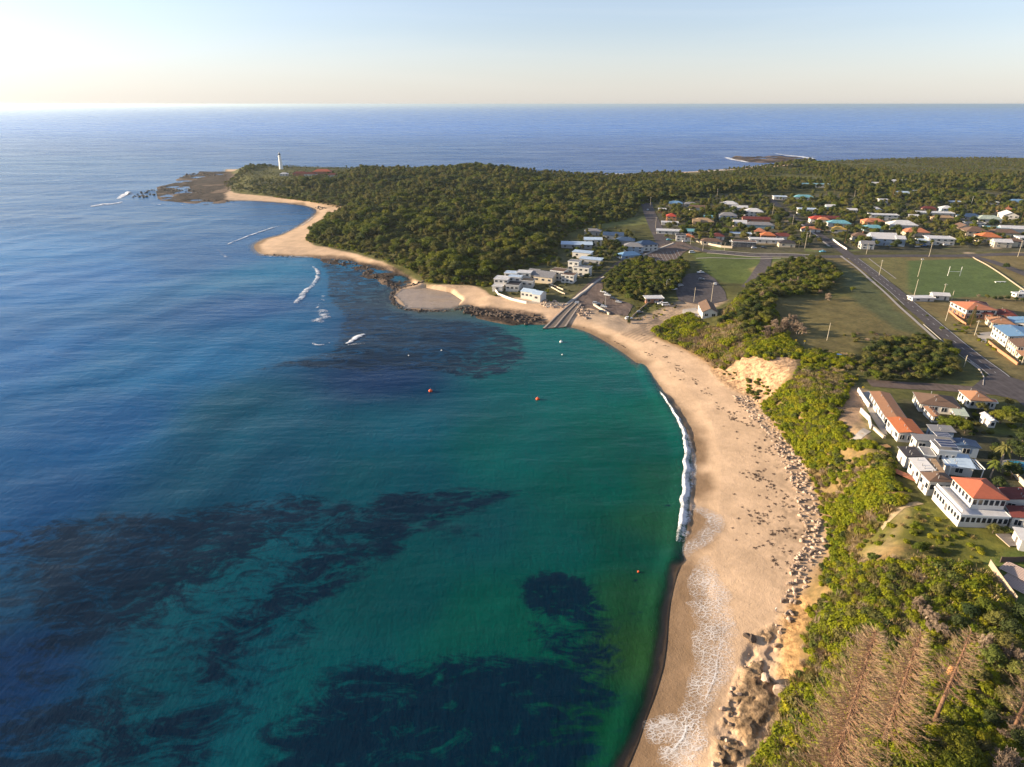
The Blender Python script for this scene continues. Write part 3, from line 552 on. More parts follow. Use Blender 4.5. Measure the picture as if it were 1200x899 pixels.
def proto(kind, seed):
    rnd = random.Random(seed); cr = MB(); tk = MB()
    if kind == 'round':
        lobes = [(0, 0, 3.7, 2.1, 2.0, 1.7)]
        for i in range(7):
            a = i*.9+rnd.uniform(-.3, .3); q = rnd.uniform(1.3, 2.2); s = rnd.uniform(.9, 1.5); lobes.append((math.cos(a)*q, math.sin(a)*q, rnd.uniform(2.4, 4.3), s*1.1, s, s*.8))
        limbs(tk, 3.0, .20, lobes[1:5], rnd); core(cr, lobes, .78); leaves(cr, lobes, 640, .25, rnd)
    elif kind == 'flat':
        lobes = [(.5, 0, 3.4, 2.6, 2.0, .8)]
        for i in range(8):
            a = i*.8+rnd.uniform(-.3, .3); q = rnd.uniform(1.6, 3.1); s = rnd.uniform(.9, 1.6); lobes.append((math.cos(a)*q+.6, math.sin(a)*q*.8, rnd.uniform(2.2, 3.7), s*1.2, s, s*.5))
        limbs(tk, 2.8, .22, lobes[1:6], rnd, lean=(.4, 0)); core(cr, lobes, .8); leaves(cr, lobes, 680, .26, rnd, up=.6)
    elif kind == 'tall':
        lobes = [(0, 0, 5.2, 1.5, 1.4, 2.2)]
        for i in range(7):
            a = i*1.2+rnd.uniform(-.3, .3); q = rnd.uniform(.8, 1.6); s = rnd.uniform(.8, 1.2); lobes.append((math.cos(a)*q, math.sin(a)*q, rnd.uniform(2.6, 6.6), s, s, s*1.05))
        limbs(tk, 5.5, .22, lobes[1:6], rnd); core(cr, lobes, .72); leaves(cr, lobes, 620, .24, rnd, up=.2)
    elif kind == 'cone':
        tk.tube([(0, 0, -.5), (0, 0, 6), (0, 0, 12.6)], [.3, .2, .04], 6)
        for k in range(15):
            z = 1.6+k*.76; Rr = 3.1*(1-k/15.5)+.25
            for i in range(9):
                a = i*6.283/9+k*.37+rnd.uniform(-.1, .1); r_ = Rr*rnd.uniform(.8, 1.1); w = .20+.13*Rr
                d = Vector((math.cos(a), math.sin(a), 0)); s_ = Vector((-d.y, d.x, 0)); p0 = Vector((0, 0, z)); p1 = d*r_*.55+Vector((0, 0, z-.05)); p2 = d*r_+Vector((0, 0, z+.22))
                cr.quad([p0, p1-s_*w-Vector((0, 0, .14)), p2, p1+Vector((0, 0, .08))]); cr.quad([p0, p1+Vector((0, 0, .08)), p2, p1+s_*w-Vector((0, 0, .14))])
                for _ in range(2):
                    q = p0.lerp(p2, rnd.uniform(.4, 1)); u_ = Vector((rnd.gauss(0, 1), rnd.gauss(0, 1), rnd.gauss(0, .5)))*.22; cr.quad([q-u_, q+s_*.2, q+u_, q-s_*.2+Vector((0, 0, .15))])
    elif kind == 'bare':
        def br(p, d, L, r, lv):
            q = p+d*L; m = p.lerp(q, .5)+Vector((rnd.gauss(0, .06), rnd.gauss(0, .06), rnd.gauss(0, .06)))*L
            (tk if lv == 0 else cr).tube([p, m, q], [r, r*.8, max(r*.5, .022)], 4 if lv < 2 else 3, cap=False)
            if lv == 4:
                for _ in range(3):
                    u_ = Vector((rnd.gauss(0, 1), rnd.gauss(0, 1), rnd.gauss(.5, .6))).normalized()*.34; w_ = u_.orthogonal().normalized()*.03; cr.quad([m-w_, m+w_, m+u_])
            if lv < 4:
                for _ in range(rnd.choice([3, 4, 4]) if lv < 3 else 4):
                    nd = (d+Vector((rnd.gauss(0, .55), rnd.gauss(0, .55), rnd.gauss(.12, .35)))).normalized()
                    br(p.lerp(q, rnd.uniform(.45, 1)), nd, L*rnd.uniform(.55, .82), max(r*.55, .03), lv+1)
        br(Vector((0, 0, -.3)), Vector((.1, 0, 1)).normalized(), 1.6, .16, 0); br(Vector((.3, .2, -.3)), Vector((.5, .1, 1)).normalized(), 1.4, .12, 0); br(Vector((-.3, -.2, -.3)), Vector((-.5, .1, 1)).normalized(), 1.4, .12, 0)
    elif kind == 'bush':
        lobes = [(0, 0, .55, 1.0, 1.0, .75)]
        for i in range(5):
            a = i*1.25+rnd.uniform(-.3, .3); q = rnd.uniform(.5, .9); s = rnd.uniform(.45, .7); lobes.append((math.cos(a)*q, math.sin(a)*q, rnd.uniform(.3, .8), s, s, s*.8))
        core(cr, lobes, .85); leaves(cr, lobes, 260, .17, rnd, up=.5)
    elif kind == 'tuft':
        for i in range(90):
            a = rnd.uniform(0, 6.283); q = abs(rnd.gauss(0, .38)); L = rnd.uniform(.6, 1.3); th = rnd.uniform(.1, .75)
            p = Vector((math.cos(a)*q, math.sin(a)*q, -.1)); d = Vector((math.cos(a)*math.sin(th), math.sin(a)*math.sin(th), math.cos(th))); s_ = Vector((-d.y, d.x, .01)).normalized()*.045
            e = p+d*L; f = e+d*L*.35+Vector((0, 0, -.25*L)); cr.quad([p-s_, p+s_, e+s_, e-s_]); cr.quad([e-s_, e+s_, f])
    elif kind == 'twigs':
        for i in range(130):
            a = rnd.uniform(0, 6.283); q = rnd.uniform(0, .9); th = rnd.uniform(.1, 1.1); b_ = a+rnd.gauss(0, .6)
            p = Vector((math.cos(a)*q, math.sin(a)*q, 0)); d = Vector((math.cos(b_)*math.sin(th), math.sin(b_)*math.sin(th), math.cos(th))); s_ = d.orthogonal().normalized()*.038; L = rnd.uniform(.5, 1.3)
            cr.quad([p-s_, p+s_, p+d*L])
            m_ = p+d*L*.5; d2 = (d+Vector((rnd.gauss(0, .6), rnd.gauss(0, .6), .1))).normalized(); cr.quad([m_-s_*.7, m_+s_*.7, m_+d2*L*.55])
    elif kind == 'palm':
        H = 5.5; tk.tube([(0, 0, -.5), (.1, 0, H*.5), (.15, 0, H)], [.26, .2, .22], 7)
        for i in range(26):
            a = i*2.4; el = rnd.uniform(-.5, 1.1); L = rnd.uniform(2.0, 2.8); p = Vector((.15, 0, H)); d = Vector((math.cos(a)*math.cos(el), math.sin(a)*math.cos(el), math.sin(el))); s_ = Vector((-math.sin(a), math.cos(a), 0))
            prev = p
            for k in range(1, 6):
                q = p+d*L*k/5+Vector((0, 0, -.09*k*k*L/3)); w0 = .38*math.sin((k-.2)/5.6*3.14); w1 = .42*math.sin((k+.6)/5.9*3.14)
                cr.quad([prev, prev+s_*w0-Vector((0, 0, w0*.5)), q+s_*w1-Vector((0, 0, w1*.5)), q]); cr.quad([prev, q, q-s_*w1-Vector((0, 0, w1*.5)), prev-s_*w0-Vector((0, 0, w0*.5))]); prev = q
    return tk, cr
SPEC = {}      # species -> (trunk mesh, crown mesh, tree name)
def spec(key, kind, seed, leafm, bark, nm):
    tk, cr = proto(kind, seed); SPEC[key] = (tk.mesh('trunk', bark) if tk.v else None, cr.mesh('crown', leafm), nm)
spec('ro1', 'round', 1, L_OLIVE, BARK, 'coastal_tree'); spec('ro2', 'round', 2, L_OLIVE, BARK, 'coastal_tree'); spec('fo', 'flat', 3, L_OLIVE, BARK, 'coastal_tree')
spec('to', 'tall', 4, L_OLIVE, BARK, 'coastal_tree'); spec('rg', 'round', 5, L_GREEN, BARK, 'coastal_tree'); spec('fg', 'flat', 6, L_GREEN, BARK, 'coastal_tree')
spec('rd', 'round', 7, L_DARK, BARK, 'coastal_tree'); spec('pine', 'cone', 8, L_DARK, BARKR, 'pine_tree'); spec('pineg', 'cone', 9, L_OLIVE, BARKR, 'pine_tree')
spec('bare', 'bare', 10, L_TWIG, BARKP, 'bare_tree'); spec('palm', 'palm', 11, L_PALM, BARKP, 'palm_tree')
spec('bu1', 'bush', 12, L_BLUFF, BARK, 'shrub'); spec('bu2', 'bush', 13, L_BLUFF, BARK, 'shrub'); spec('bo', 'bush', 14, L_OLIVE, BARK, 'shrub'); spec('bd', 'bush', 15, L_DARK, BARK, 'shrub'); spec('tuft', 'tuft', 16, L_DRY, BARK, 'shrub'); spec('twig', 'twigs', 17, L_TWIG, BARKP, 'shrub'); spec('tuftg', 'tuft', 18, L_PALM, BARK, 'shrub')
FOREST = smooth_line(GPv([(262,214),(268,224),(300,228),(340,234),(372,240),(398,248),(380,258),(362,276),(362,284),(395,291),(425,297),(455,309),(480,325),(502,331),(540,333),(572,336)]), 2)+GPv([(590,322),(606,316),(640,310),(652,300),(655,285),(668,272),(700,263),(735,258),(746,250),(750,240),(772,236)])+[(330,900),(345,960),(330,1150),(300,1210),(200,1170),(50,1150),(-100,1160),(-300,1178),(-420,1195),(-430,1235),(-470,1225)]
BACKW = GPv([(772,232),(800,236),(850,227),(900,228),(960,222),(1010,232),(1060,238),(1120,236),(1200,240),(1300,240)])+[(1700,900),(2200,1520),(1300,1490),(900,1480),(620,1420),(500,1340),(350,1250),(320,1100)]
trees = []   # (x, y, species, scale, rz, region)
def scatter(P, sp, jit=.45, rnd=random):
    bx = [p[0] for p in P]; by = [p[1] for p in P]; g = []
    xs = np.arange(min(bx), max(bx), sp); ys = np.arange(min(by), max(by), sp*.87)
    X, Y = np.meshgrid(xs, ys); X = X+(np.arange(len(ys)) % 2)[:, None]*sp*.5
    X = X+RNG.uniform(-jit, jit, X.shape)*sp; Y = Y+RNG.uniform(-jit, jit, Y.shape)*sp
    k = inside(X, Y, P); return X[k], Y[k]
X, Y = scatter(FOREST, 5.9)
nn_ = fbm(X, Y, 60, 3, 41); n2_ = fbm(X, Y, 22, 3, 43); zz = hgrid(X, Y)
edge = seg_dist(X, Y, FOREST)
for x, y, a, b, e in zip(X, Y, nn_, n2_, edge):
    if hz(x, y) < 2.2: continue
    r = random.random()
    if b > .56 and y < 780: k = random.choice(['rg', 'fg', 'rg', 'ro1'])
    elif a > .56: k = random.choice(['ro1', 'ro2', 'fo', 'to'])
    elif a < .42: k = random.choice(['ro2', 'fo', 'ro1', 'rd'])
    else: k = random.choice(['ro1', 'ro2', 'fo', 'to', 'rg'])
    if r < .03: k = 'bare'
    s = random.choice([random.uniform(.75, 1.15), random.uniform(1.0, 1.75)])*(.60 if e < 6 else 1.0)*(1+1.2*(b-.5))
    if x < -300: s *= .8
    trees.append((x, y, k, s, random.uniform(0, 6.28), 'forest'))
X, Y = scatter(BACKW, 8.5)
for x, y in zip(X, Y):
    heath = (x > 620 and y > 1050)
    if fbm(np.array([x]), np.array([y]), 70, 2, 51)[0] < .34: continue
    k = random.choice(['bo_', 'ro1', 'fo']) if heath else random.choice(['ro1', 'ro2', 'to', 'fo', 'to', 'rd', 'rg'])
    s = random.uniform(.4, .7) if heath else random.uniform(.9, 1.6)
    if k == 'bo_': k = 'bare' if random.random() < .4 else 'ro1'
    trees.append((x, y, k, s, random.uniform(0, 6.28), 'backwood'))
# planned trees: (px, py of the foot, species, scale, label)
NAMED = [
 (957,272,'to',1.3,None), (990,285,'pine',.95,'dark broad pine standing at the street corner left of the big white roof'),
 (1000,275,'rd',1.3,None), (1010,232,'pineg',1.6,None), (1045,236,'pineg',1.7,'tallest pine with a bare lower trunk above the middle of the town'), (968,228,'to',1.7,None), (978,226,'to',1.6,None), (1080,228,'ro1',1.8,None), (1090,232,'ro2',1.8,None), (1140,228,'rd',1.7,None), (1150,232,'ro1',1.6,None),
 (901,240,'pine',.9,'small dark pine beside the end of the street north of the white gabled houses'), (885,236,'ro1',1.2,None), (880,237,'ro1',1.2,None),
 (822,253,'to',1.3,None), (832,253,'rd',1.6,None), (802,257,'ro1',1.0,None), (815,255,'to',1.1,None), (770,237,'to',1.2,None), (775,230,'to',1.3,None), (780,228,'to',1.2,None),
 (1137,382,'pineg',.85,'green pine with tiered branches in front of the orange brick house'),
 (1178,316,'rd',.9,'single round dark bush on the dry verge beyond the playing field'),
 (1116,272,'rg',1.3,'leafy green tree at the left end of the brown roofed units'), (1120,273,'ro1',1.2,None),
 (781,279,'ro1',.7,None), (911,263,'rg',.9,None), (931,246,'ro1',1.3,None), (938,250,'ro2',1.0,None), (1068,258,'ro1',1.0,None), (1060,256,'ro2',1.1,None), (1018,262,'ro1',.9,None),
 (1182,256,'ro1',.9,None), (1175,258,'rg',.8,None), (936,290,'palm',1.0,None), (944,288,'palm',.9,None), (1152,250,'palm',1.1,None), (1168,248,'palm',1.0,None), (1146,276,'pine',.5,None), (1196,262,'pine',1.3,'tall dark pine at the right edge behind the houses'),
 (1112,505,'rg',.9,'bushy tree with pale branches left behind the solar panelled house'),(1120,502,'rg',.9,None),(1130,508,'rg',.85,'round green tree just behind the tall palm'),(1103,500,'rg',.7,None),(1148,483,'ro1',.75,'olive bush tree in front of the hip roofed white house'),(1181,476,'ro2',.6,None),
 (1172,497,'rg',1.0,'spreading tree between the small white garage and the right edge'),(1185,500,'fo',1.1,None),(1196,500,'rg',1.0,None),(1180,490,'rg',.9,None),(1165,492,'rg',.7,None),
 (1172,545,'palm',1.25,'tallest golden green palm above the pergola'),(1160,560,'palm',.95,'lower palm with yellow fronds beside the pergola'),(1178,555,'palm',.7,None),
 (1185,560,'rd',1.0,None),(1195,540,'rd',1.0,None),(1168,572,'rd',.7,None),(1185,530,'rd',.9,None),(1197,520,'rd',.8,None),
 (1163,625,'ro1',.55,'rounded reddish green bush below the white terrace of the red roofed house'),(1176,626,'fo',.5,None),
 (971,352,'bare',1.5,'small leafless grey tree alone in the middle of the grass park'),(922,390,'bare',2.3,'large grey leafless tree at the edge of the cliff scrub'),(912,394,'bare',2.0,None),(902,398,'bare',1.7,None),(931,388,'bare',1.9,None),(917,384,'bare',1.8,None),(926,380,'bare',1.9,None),(936,392,'bare',1.7,None),(908,386,'bare',1.8,None),(899,392,'bare',1.6,None),(892,350,'bare',1.7,None),(900,345,'bare',1.6,None),(925,335,'bare',1.7,None),(935,333,'bare',1.6,None),(915,337,'bare',1.5,None),(962,310,'bare',1.3,'leafless pale tree beside the road corner'),
 (998,342,'rg',.6,'small round green bush alone beside the long road'),(707,358,'pine',.25,None),(737,379,'pine',.42,'narrow dark cypress beside the beach car park'),
 (852,372,'pine',.5,None),(848,378,'rd',.8,None),(843,380,'rd',.7,None),(857,374,'rd',.8,None),
 (702,300,'ro1',1.0,None),(708,304,'ro1',1.0,None),(715,300,'ro2',1.0,None),(720,292,'ro1',1.0,None),(697,295,'rd',.8,None),(712,290,'to',.9,None),
 (1122,890,'rg',1.0,'light green bushy tree at the bottom edge right of the brown pines'),(1128,905,'rg',.9,None),(1112,912,'rg',.8,None),
 (1083,728,'bare',1.3,None),(1095,745,'bare',1.2,None),(1072,712,'bare',1.1,None),(1168,905,'bare',1.9,'twisted pale bare tree at the lower right corner'),(1186,868,'bare',1.2,None),(1130,880,'bare',.8,None),(1150,760,'bare',1.4,None),(1190,780,'bare',1.5,None),
 (1100,700,'ro1',.7,None),(1120,705,'rg',.6,None),(1150,720,'rg',.8,None),(1165,735,'ro1',.8,None),(1180,745,'rd',.8,None),(1135,725,'rd',.7,None),(1195,730,'rd',.9,None),(1120,735,'rd',.6,None),(1175,765,'ro1',.9,None),(1160,780,'ro2',.8,None),(1195,800,'ro2',.9,None),(1145,800,'ro1',.7,None),(1198,840,'rd',.9,None),(1180,830,'ro1',.8,None),(1200,880,'rd',.9,None),(1160,850,'rd',.6,None),(1105,700,'fg',.5,None),(1075,648,'rg',.55,'dark green round bush casting a shadow on the cliff lawn'),(1082,646,'rg',.5,None),(1100,640,'rg',.35,None),
 (1103,388,'ro1',.5,None),(1086,372,'rg',.3,None),(1131,388,'rg',.4,None),(1146,348,'bare',.6,None),(1165,352,'rd',.5,None),(1172,352,'rd',.5,None),(1180,352,'rd',.55,None),(1190,353,'rd',.5,None),(1198,354,'rd',.5,None),(1156,350,'ro1',.5,None),
 (1188,408,'rg',.6,None),(1180,402,'rg',.5,None),(1196,425,'rd',.6,None)]
SCRUBB = [(1005,435),(1015,415),(1040,400),(1075,398),(1110,402),(1122,425),(1118,442),(1080,448),(1040,448),(1015,446)]
X, Y = scatter(GPv(SCRUBB), 3.4)
for x, y in zip(X, Y): trees.append((x, y, random.choice(['ro1', 'ro2', 'ro1', 'fo', 'rg', 'bare', 'rd']), random.uniform(.5, .85), random.uniform(0, 6), 'copse'))
MOUND = GPv([(706,343),(709,327),(730,310),(752,303),(762,306),(775,313),(795,305),(808,312),(800,330),(790,343),(770,347),(764,352),(745,357),(728,350),(715,343)])
X, Y = scatter(MOUND, 3.6)
for x, y in zip(X, Y): trees.append((x, y, random.choice(['ro1', 'ro2', 'ro1', 'rg', 'rg', 'fo', 'rd', 'fg']), random.uniform(.5, .9), random.uniform(0, 6), 'mound'))
HILL = GPv([(862,372),(862,355),(880,335),(902,318),(920,308),(955,304),(975,312),(983,326),(972,342),(945,348),(915,350),(902,360),(905,380),(890,395),(872,392)])
X, Y = scatter(HILL, 4.4)
for x, y in zip(X, Y): trees.append((x, y, random.choice(['ro1', 'ro2', 'ro1', 'rg', 'rg', 'fo', 'rd', 'fg', 'bare']), random.uniform(.6, 1.05), random.uniform(0, 6), 'hill'))
HARB = GPv([(642,316),(662,300),(662,285),(700,268),(745,272),(748,292),(705,320),(672,336)])
X, Y = scatter(HARB, 8.5)
for x, y in zip(X, Y): trees.append((x, y, random.choice(['ro1', 'ro2', 'rd', 'to', 'rg']), random.uniform(.5, 1.0), random.uniform(0, 6), 'park'))
# town gardens
TOWN = GPv([(772,240),(850,232),(960,232),(1200,236),(1290,240),(1290,290),(1200,290),(980,292),(965,286),(948,290),(830,288),(800,282),(775,265)])
roads_keep = []
FARKEEP = []       # filled by the houses (x, y, r)
# ================================================================ ROADS, PATHS, KERBS
def drape(name, pts, w, mat, lift, step=3.0, kind='structure', label=None, cat=None, thick=0.0, cross=3, world=False, dash=None):
    L = pts if world else GPv(pts)
    P = [L[0]]
    for a, b in zip(L[:-1], L[1:]):
        n = max(1, int(math.dist(a, b)/step)); P += [(a[0]+(b[0]-a[0])*i/n, a[1]+(b[1]-a[1])*i/n) for i in range(1, n+1)]
    P = np.array(P); d = np.gradient(P, axis=0); d /= np.linalg.norm(d, axis=1)[:, None]+1e-9; nr = np.stack([-d[:, 1], d[:, 0]], 1)
    s = np.linspace(-.5, .5, cross)*w; X = P[:, :1]+nr[:, :1]*s; Y = P[:, 1:]+nr[:, 1:]*s
    Zc = hgrid(P[:, 0], P[:, 1]); Z = np.maximum(hgrid(X, Y), Zc[:, None])+lift
    if thick:
        X = np.hstack([X[:, :1], X, X[:, -1:]]); Y = np.hstack([Y[:, :1], Y, Y[:, -1:]]); Z = np.hstack([Z[:, :1]-thick-.5, Z, Z[:, -1:]-thick-.5])
    keep = None
    if dash:
        al = np.concatenate([[0], np.cumsum(np.linalg.norm(np.diff(P, axis=0), axis=1))]); vv = []; ff = []
        mb = MB()
        for i in range(len(P)-1):
            if (al[i] % dash[0]) < dash[1]: mb.quad([(X[i, 0], Y[i, 0], Z[i, 0]), (X[i, -1], Y[i, -1], Z[i, -1]), (X[i+1, -1], Y[i+1, -1], Z[i+1, -1]), (X[i+1, 0], Y[i+1, 0], Z[i+1, 0])])
        o = mb.build(name, mat)
    else: o = link(name, grid_mesh(name, X, Y, Z, None, None, mat, smooth=not thick))
    roads_keep.append((L, w))
    return tag(o, label, cat, None, kind)
def patch(name, pts, mat, lift, step=2.5, kind='structure', label=None, cat=None):
    """flat-lying area clipped to an outline, following the ground"""
    P = GPv(pts); bm = bmesh.new()
    vs = [bm.verts.new((x, y, 0)) for x, y in P]; f = bm.faces.new(vs)
    bx = [p[0] for p in P]; by = [p[1] for p in P]
    for ax, lo, hi in ((0, min(bx), max(bx)), (1, min(by), max(by))):
        q = lo+step
        while q < hi:
            co = [0, 0, 0]; no = [0, 0, 0]; co[ax] = q; no[ax] = 1
            bmesh.ops.bisect_plane(bm, geom=bm.verts[:]+bm.edges[:]+bm.faces[:], plane_co=co, plane_no=no); q += step
    bmesh.ops.triangulate(bm, faces=bm.faces[:])
    for v in bm.verts: v.co.z = hz(v.co.x, v.co.y)+lift
    me = bpy.data.meshes.new(name); bm.to_mesh(me); bm.free()
    for p in me.polygons: 
        if p.normal.z < 0: me.flip_normals(); break
    me.materials.append(mat); o = link(name, me); return tag(o, label, cat, None, kind)
def asphalt(name, c):
    t = NT(name); P_ = t.coord(); n = t.noise(P_, .35, 6, .65); n2 = t.noise(t.map(P_, (1, .12, 1), (0, 0, R(8))), .9, 3)
    b = t.mix(1.0, t.ramp(n, [(.3, tuple(x*.78 for x in c)), (.7, tuple(x*1.25 for x in c))]), t.ramp(n2, [(.35, (.85,.85,.85)), (.65, (1.12,1.12,1.12))]), 'MULTIPLY')
    t.set(**{'Base Color': b, 'Roughness': .9, 'Specular IOR Level': .15}); return t.m
ASPH = asphalt('asphalt', (.085, .075, .078)); ASPB = asphalt('brown_asphalt', (.13, .098, .085)); CONC = plain('concrete', (.34, .31, .28), .85, .15, .8, obj=False)
PAINT = plain('road_paint', (.46, .46, .45), .6, .12, 2, obj=False); DIRT = plain('packed_dirt', (.26, .19, .13), .95, .25, .6, obj=False)
L1 = .14
drape('road', [(1215,478),(1196,462),(1165,436),(1130,410),(1095,381),(1060,351),(1025,322),(1000,303)], 8.5, ASPH, L1)
drape('road', [(1000,303),(985,292),(962,277),(940,262),(922,250),(908,239),(903,232)], 8.5, ASPH, L1)
drape('road', [(800,287),(830,295),(880,299),(960,301),(1060,300),(1140,299.5),(1260,300)], 9.5, ASPH, L1+.004)
drape('road', [(1018,449),(1050,451.5),(1100,454),(1150,458),(1196,462),(1260,466)], 7.5, ASPB, L1+.008)
drape('road', [(1135,300),(1160,306),(1200,321),(1250,340)], 8, ASPH, L1+.012)
drape('road', [(778,287),(770,270),(762,252),(758,240),(757,233)], 13, ASPH, L1+.016)
patch('car_park', [(667,353),(684,337),(704,323),(722,308),(745,298),(770,287),(800,283),(812,290),(800,297),(794,305),(800,313),(775,313),(760,307),(735,308),(711,324),(706,333),(707,343),(722,350),(742,358),(735,371),(712,368),(690,361),(676,360)], ASPB, .16)
patch('car_park', [(792,342),(797,330),(806,321),(826,319),(838,327),(850,343),(852,352),(835,356),(812,356),(795,352)], ASPH, .16)
patch('road_junction', [(1165,437),(1190,444),(1215,452),(1225,470),(1196,470),(1160,462),(1138,455),(1150,445)], ASPH, .168)
patch('side_lane', [(868,336),(880,322),(890,308),(892,300),(905,300),(903,312),(892,326),(880,340)], ASPH, .15)
# edge lines, centre marks
M1 = [(1196,462),(1165,436),(1130,410),(1095,381),(1060,351),(1025,322),(1000,303)]
def offs(pts, o):
    L = np.array(GPv(pts)); d = np.gradient(L, axis=0); d /= np.linalg.norm(d, axis=1)[:, None]; return [tuple(p) for p in L+np.stack([-d[:, 1], d[:, 0]], 1)*o]
drape('road_marking', offs(M1, 3.7), .28, PAINT, L1+.02, cross=2, world=True); drape('road_marking', offs(M1, -3.7), .28, PAINT, L1+.02, cross=2, world=True); drape('road_marking', offs(M1, 0), .2, PAINT, L1+.02, cross=2, world=True, dash=(9, 3.2))
drape('kerb', offs([(1165,436),(1130,410),(1095,381)], 5.2), .35, CONC, .24, world=True, thick=.2); drape('footpath', offs([(1120,402),(1095,381),(1060,351),(1030,326)], 7.4), 1.5, CONC, .16, world=True)
drape('kerb', [(1137,424),(1148,433),(1153,442),(1152,452)], .4, CONC, .26, thick=.2)
drape('road_marking', offs([(830,295),(880,299),(960,301)], 0), .3, PAINT, L1+.03, cross=2, world=True, dash=(10, 5))
drape('kerb', offs([(830,295),(880,299),(950,301)], -6), .7, CONC, .26, world=True, thick=.2); drape('footpath', offs([(830,295),(880,299),(950,301)], 7), 1.8, CONC, .2, world=True)
drape('footpath', [(816,303),(880,303.5),(915,303)], 1.6, CONC, .18)
drape('footpath', [(640,360),(664,357),(685,342),(703,328),(722,315),(745,303),(768,293),(790,285)], 2.6, CONC, .28, thick=.2)
drape('footpath', [(938,262),(955,275),(972,289)], 2.0, CONC, .18); drape('footpath', [(600,350),(640,357),(664,357)], 1.8, CONC, .2)
drape('footpath', [(985,300),(1003,313),(1025,332)], 1.6, CONC, .16)
for k in range(9):
    a_ = 760+k*4.2; drape('parking_line', [(a_, 299+k*-.7), (a_+6, 308-k*.3)], .2, PAINT, .185, cross=2)
drape('fence', [(1140,302),(1160,313),(1185,330),(1215,350)], .5, plain('weathered_timber', (.40, .31, .22), .85, .25, 3), .65, kind=None, label='low pale timber rail along the right side of the playing field', cat='fence', thick=.6)
drape('footpath', [(1018,303),(1035,316),(1050,327)], .8, CONC, .17)
# ================================================================ BOAT RAMP
rp = GPv([(672,354),(681,357),(664,381),(641,383)]); RAMPM = plain('ramp_concrete', (.17, .14, .115), .9, .3, .5); RAMPL = plain('pale_kerb_concrete', (.40, .33, .27), .85, .2, .8)
A_, B_, C_, D_ = [Vector((p[0], p[1], 0)) for p in rp]; za, zc = hz(*rp[0])+.3, .0
r_ = empty('boat_ramp', tuple(A_.lerp(B_, .5)+Vector((0, 0, za))), 0, 'brown concrete boat ramp with three pale kerbs sloping into the bay', 'boat ramp')
def rmax(v):
    return max(hz(*(A_.lerp(B_, q).lerp(D_.lerp(C_, q), v)).xy) for q in (-.1, .25, .5, .75, 1.1))+.35
def RP(u, v, dz=0):
    p = A_.lerp(B_, u).lerp(D_.lerp(C_, u), v); p.z = max(za+(zc-za)*v, rmax(v))+dz; return p-r_.location
mb = MB(); VV = [i*1.12/12 for i in range(13)]
for v0, v1 in zip(VV[:-1], VV[1:]):
    mb.quad([RP(0,v0), RP(1,v0), RP(1,v1), RP(0,v1)]); mb.quad([RP(0,v0,-4), RP(0,v0), RP(0,v1), RP(0,v1,-4)]); mb.quad([RP(1,v0), RP(1,v0,-4), RP(1,v1,-4), RP(1,v1)])
if 1:
    pass; mb.quad([RP(0,1.12), RP(1,1.12), RP(1,1.12,-2), RP(0,1.12,-2)])
mb.build('slipway', RAMPM, r_)
for u in (0, .5, 1):
    mb = MB(); w = .045
    for a, b in ((u-w, u+w),):
        for v0, v1 in zip(VV[:-1], VV[1:]):
            mb.quad([RP(a,v0,.32), RP(b,v0,.32), RP(b,v1,.32), RP(a,v1,.32)]); mb.quad([RP(a,v0,-.3), RP(a,v0,.32), RP(a,v1,.32), RP(a,v1,-.3)]); mb.quad([RP(b,v0,.32), RP(b,v0,-.3), RP(b,v1,-.3), RP(b,v1,.32)])
        mb.quad([RP(a,1.05,-.3), RP(a,1.05,.32), RP(b,1.05,.32), RP(b,1.05,-.3)])
    mb.build('kerb', RAMPL, r_)
# ================================================================ HOUSES
WALLS = {'white': (.60, .57, .52), 'cream': (.62, .52, .38), 'brick': (.36, .17, .10), 'tan': (.42, .30, .19), 'grey': (.34, .34, .35), 'blue': (.30, .37, .46), 'dark': (.12, .11, .11), 'orange': (.55, .28, .12), 'teal': (.30, .42, .44)}
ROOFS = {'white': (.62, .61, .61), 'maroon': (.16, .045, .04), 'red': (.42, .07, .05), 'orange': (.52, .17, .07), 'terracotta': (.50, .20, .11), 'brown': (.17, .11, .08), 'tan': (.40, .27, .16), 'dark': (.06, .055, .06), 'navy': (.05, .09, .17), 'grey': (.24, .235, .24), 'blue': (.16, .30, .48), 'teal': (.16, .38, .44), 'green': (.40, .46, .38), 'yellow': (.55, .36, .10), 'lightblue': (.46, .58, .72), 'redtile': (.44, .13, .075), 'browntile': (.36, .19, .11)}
def WM_(k): return plain('wall_'+k, WALLS[k], .8, .07, .6)
def RM_(k): return roofmat('roof_'+k, ROOFS[k], k in ('maroon', 'red', 'orange', 'terracotta', 'brown', 'tan', 'dark', 'redtile', 'browntile', 'yellow'))
tg = NT('window_glass'); tg.set(**{'Base Color': (.02, .025, .035, 1), 'Roughness': .12, 'Specular IOR Level': .6}); GLASS = tg.m
FRAME = plain('white_frame', (.75, .74, .72), .5, .05); FASC = plain('white_fascia', (.78, .77, .74), .5, .05)
WPAL = {}
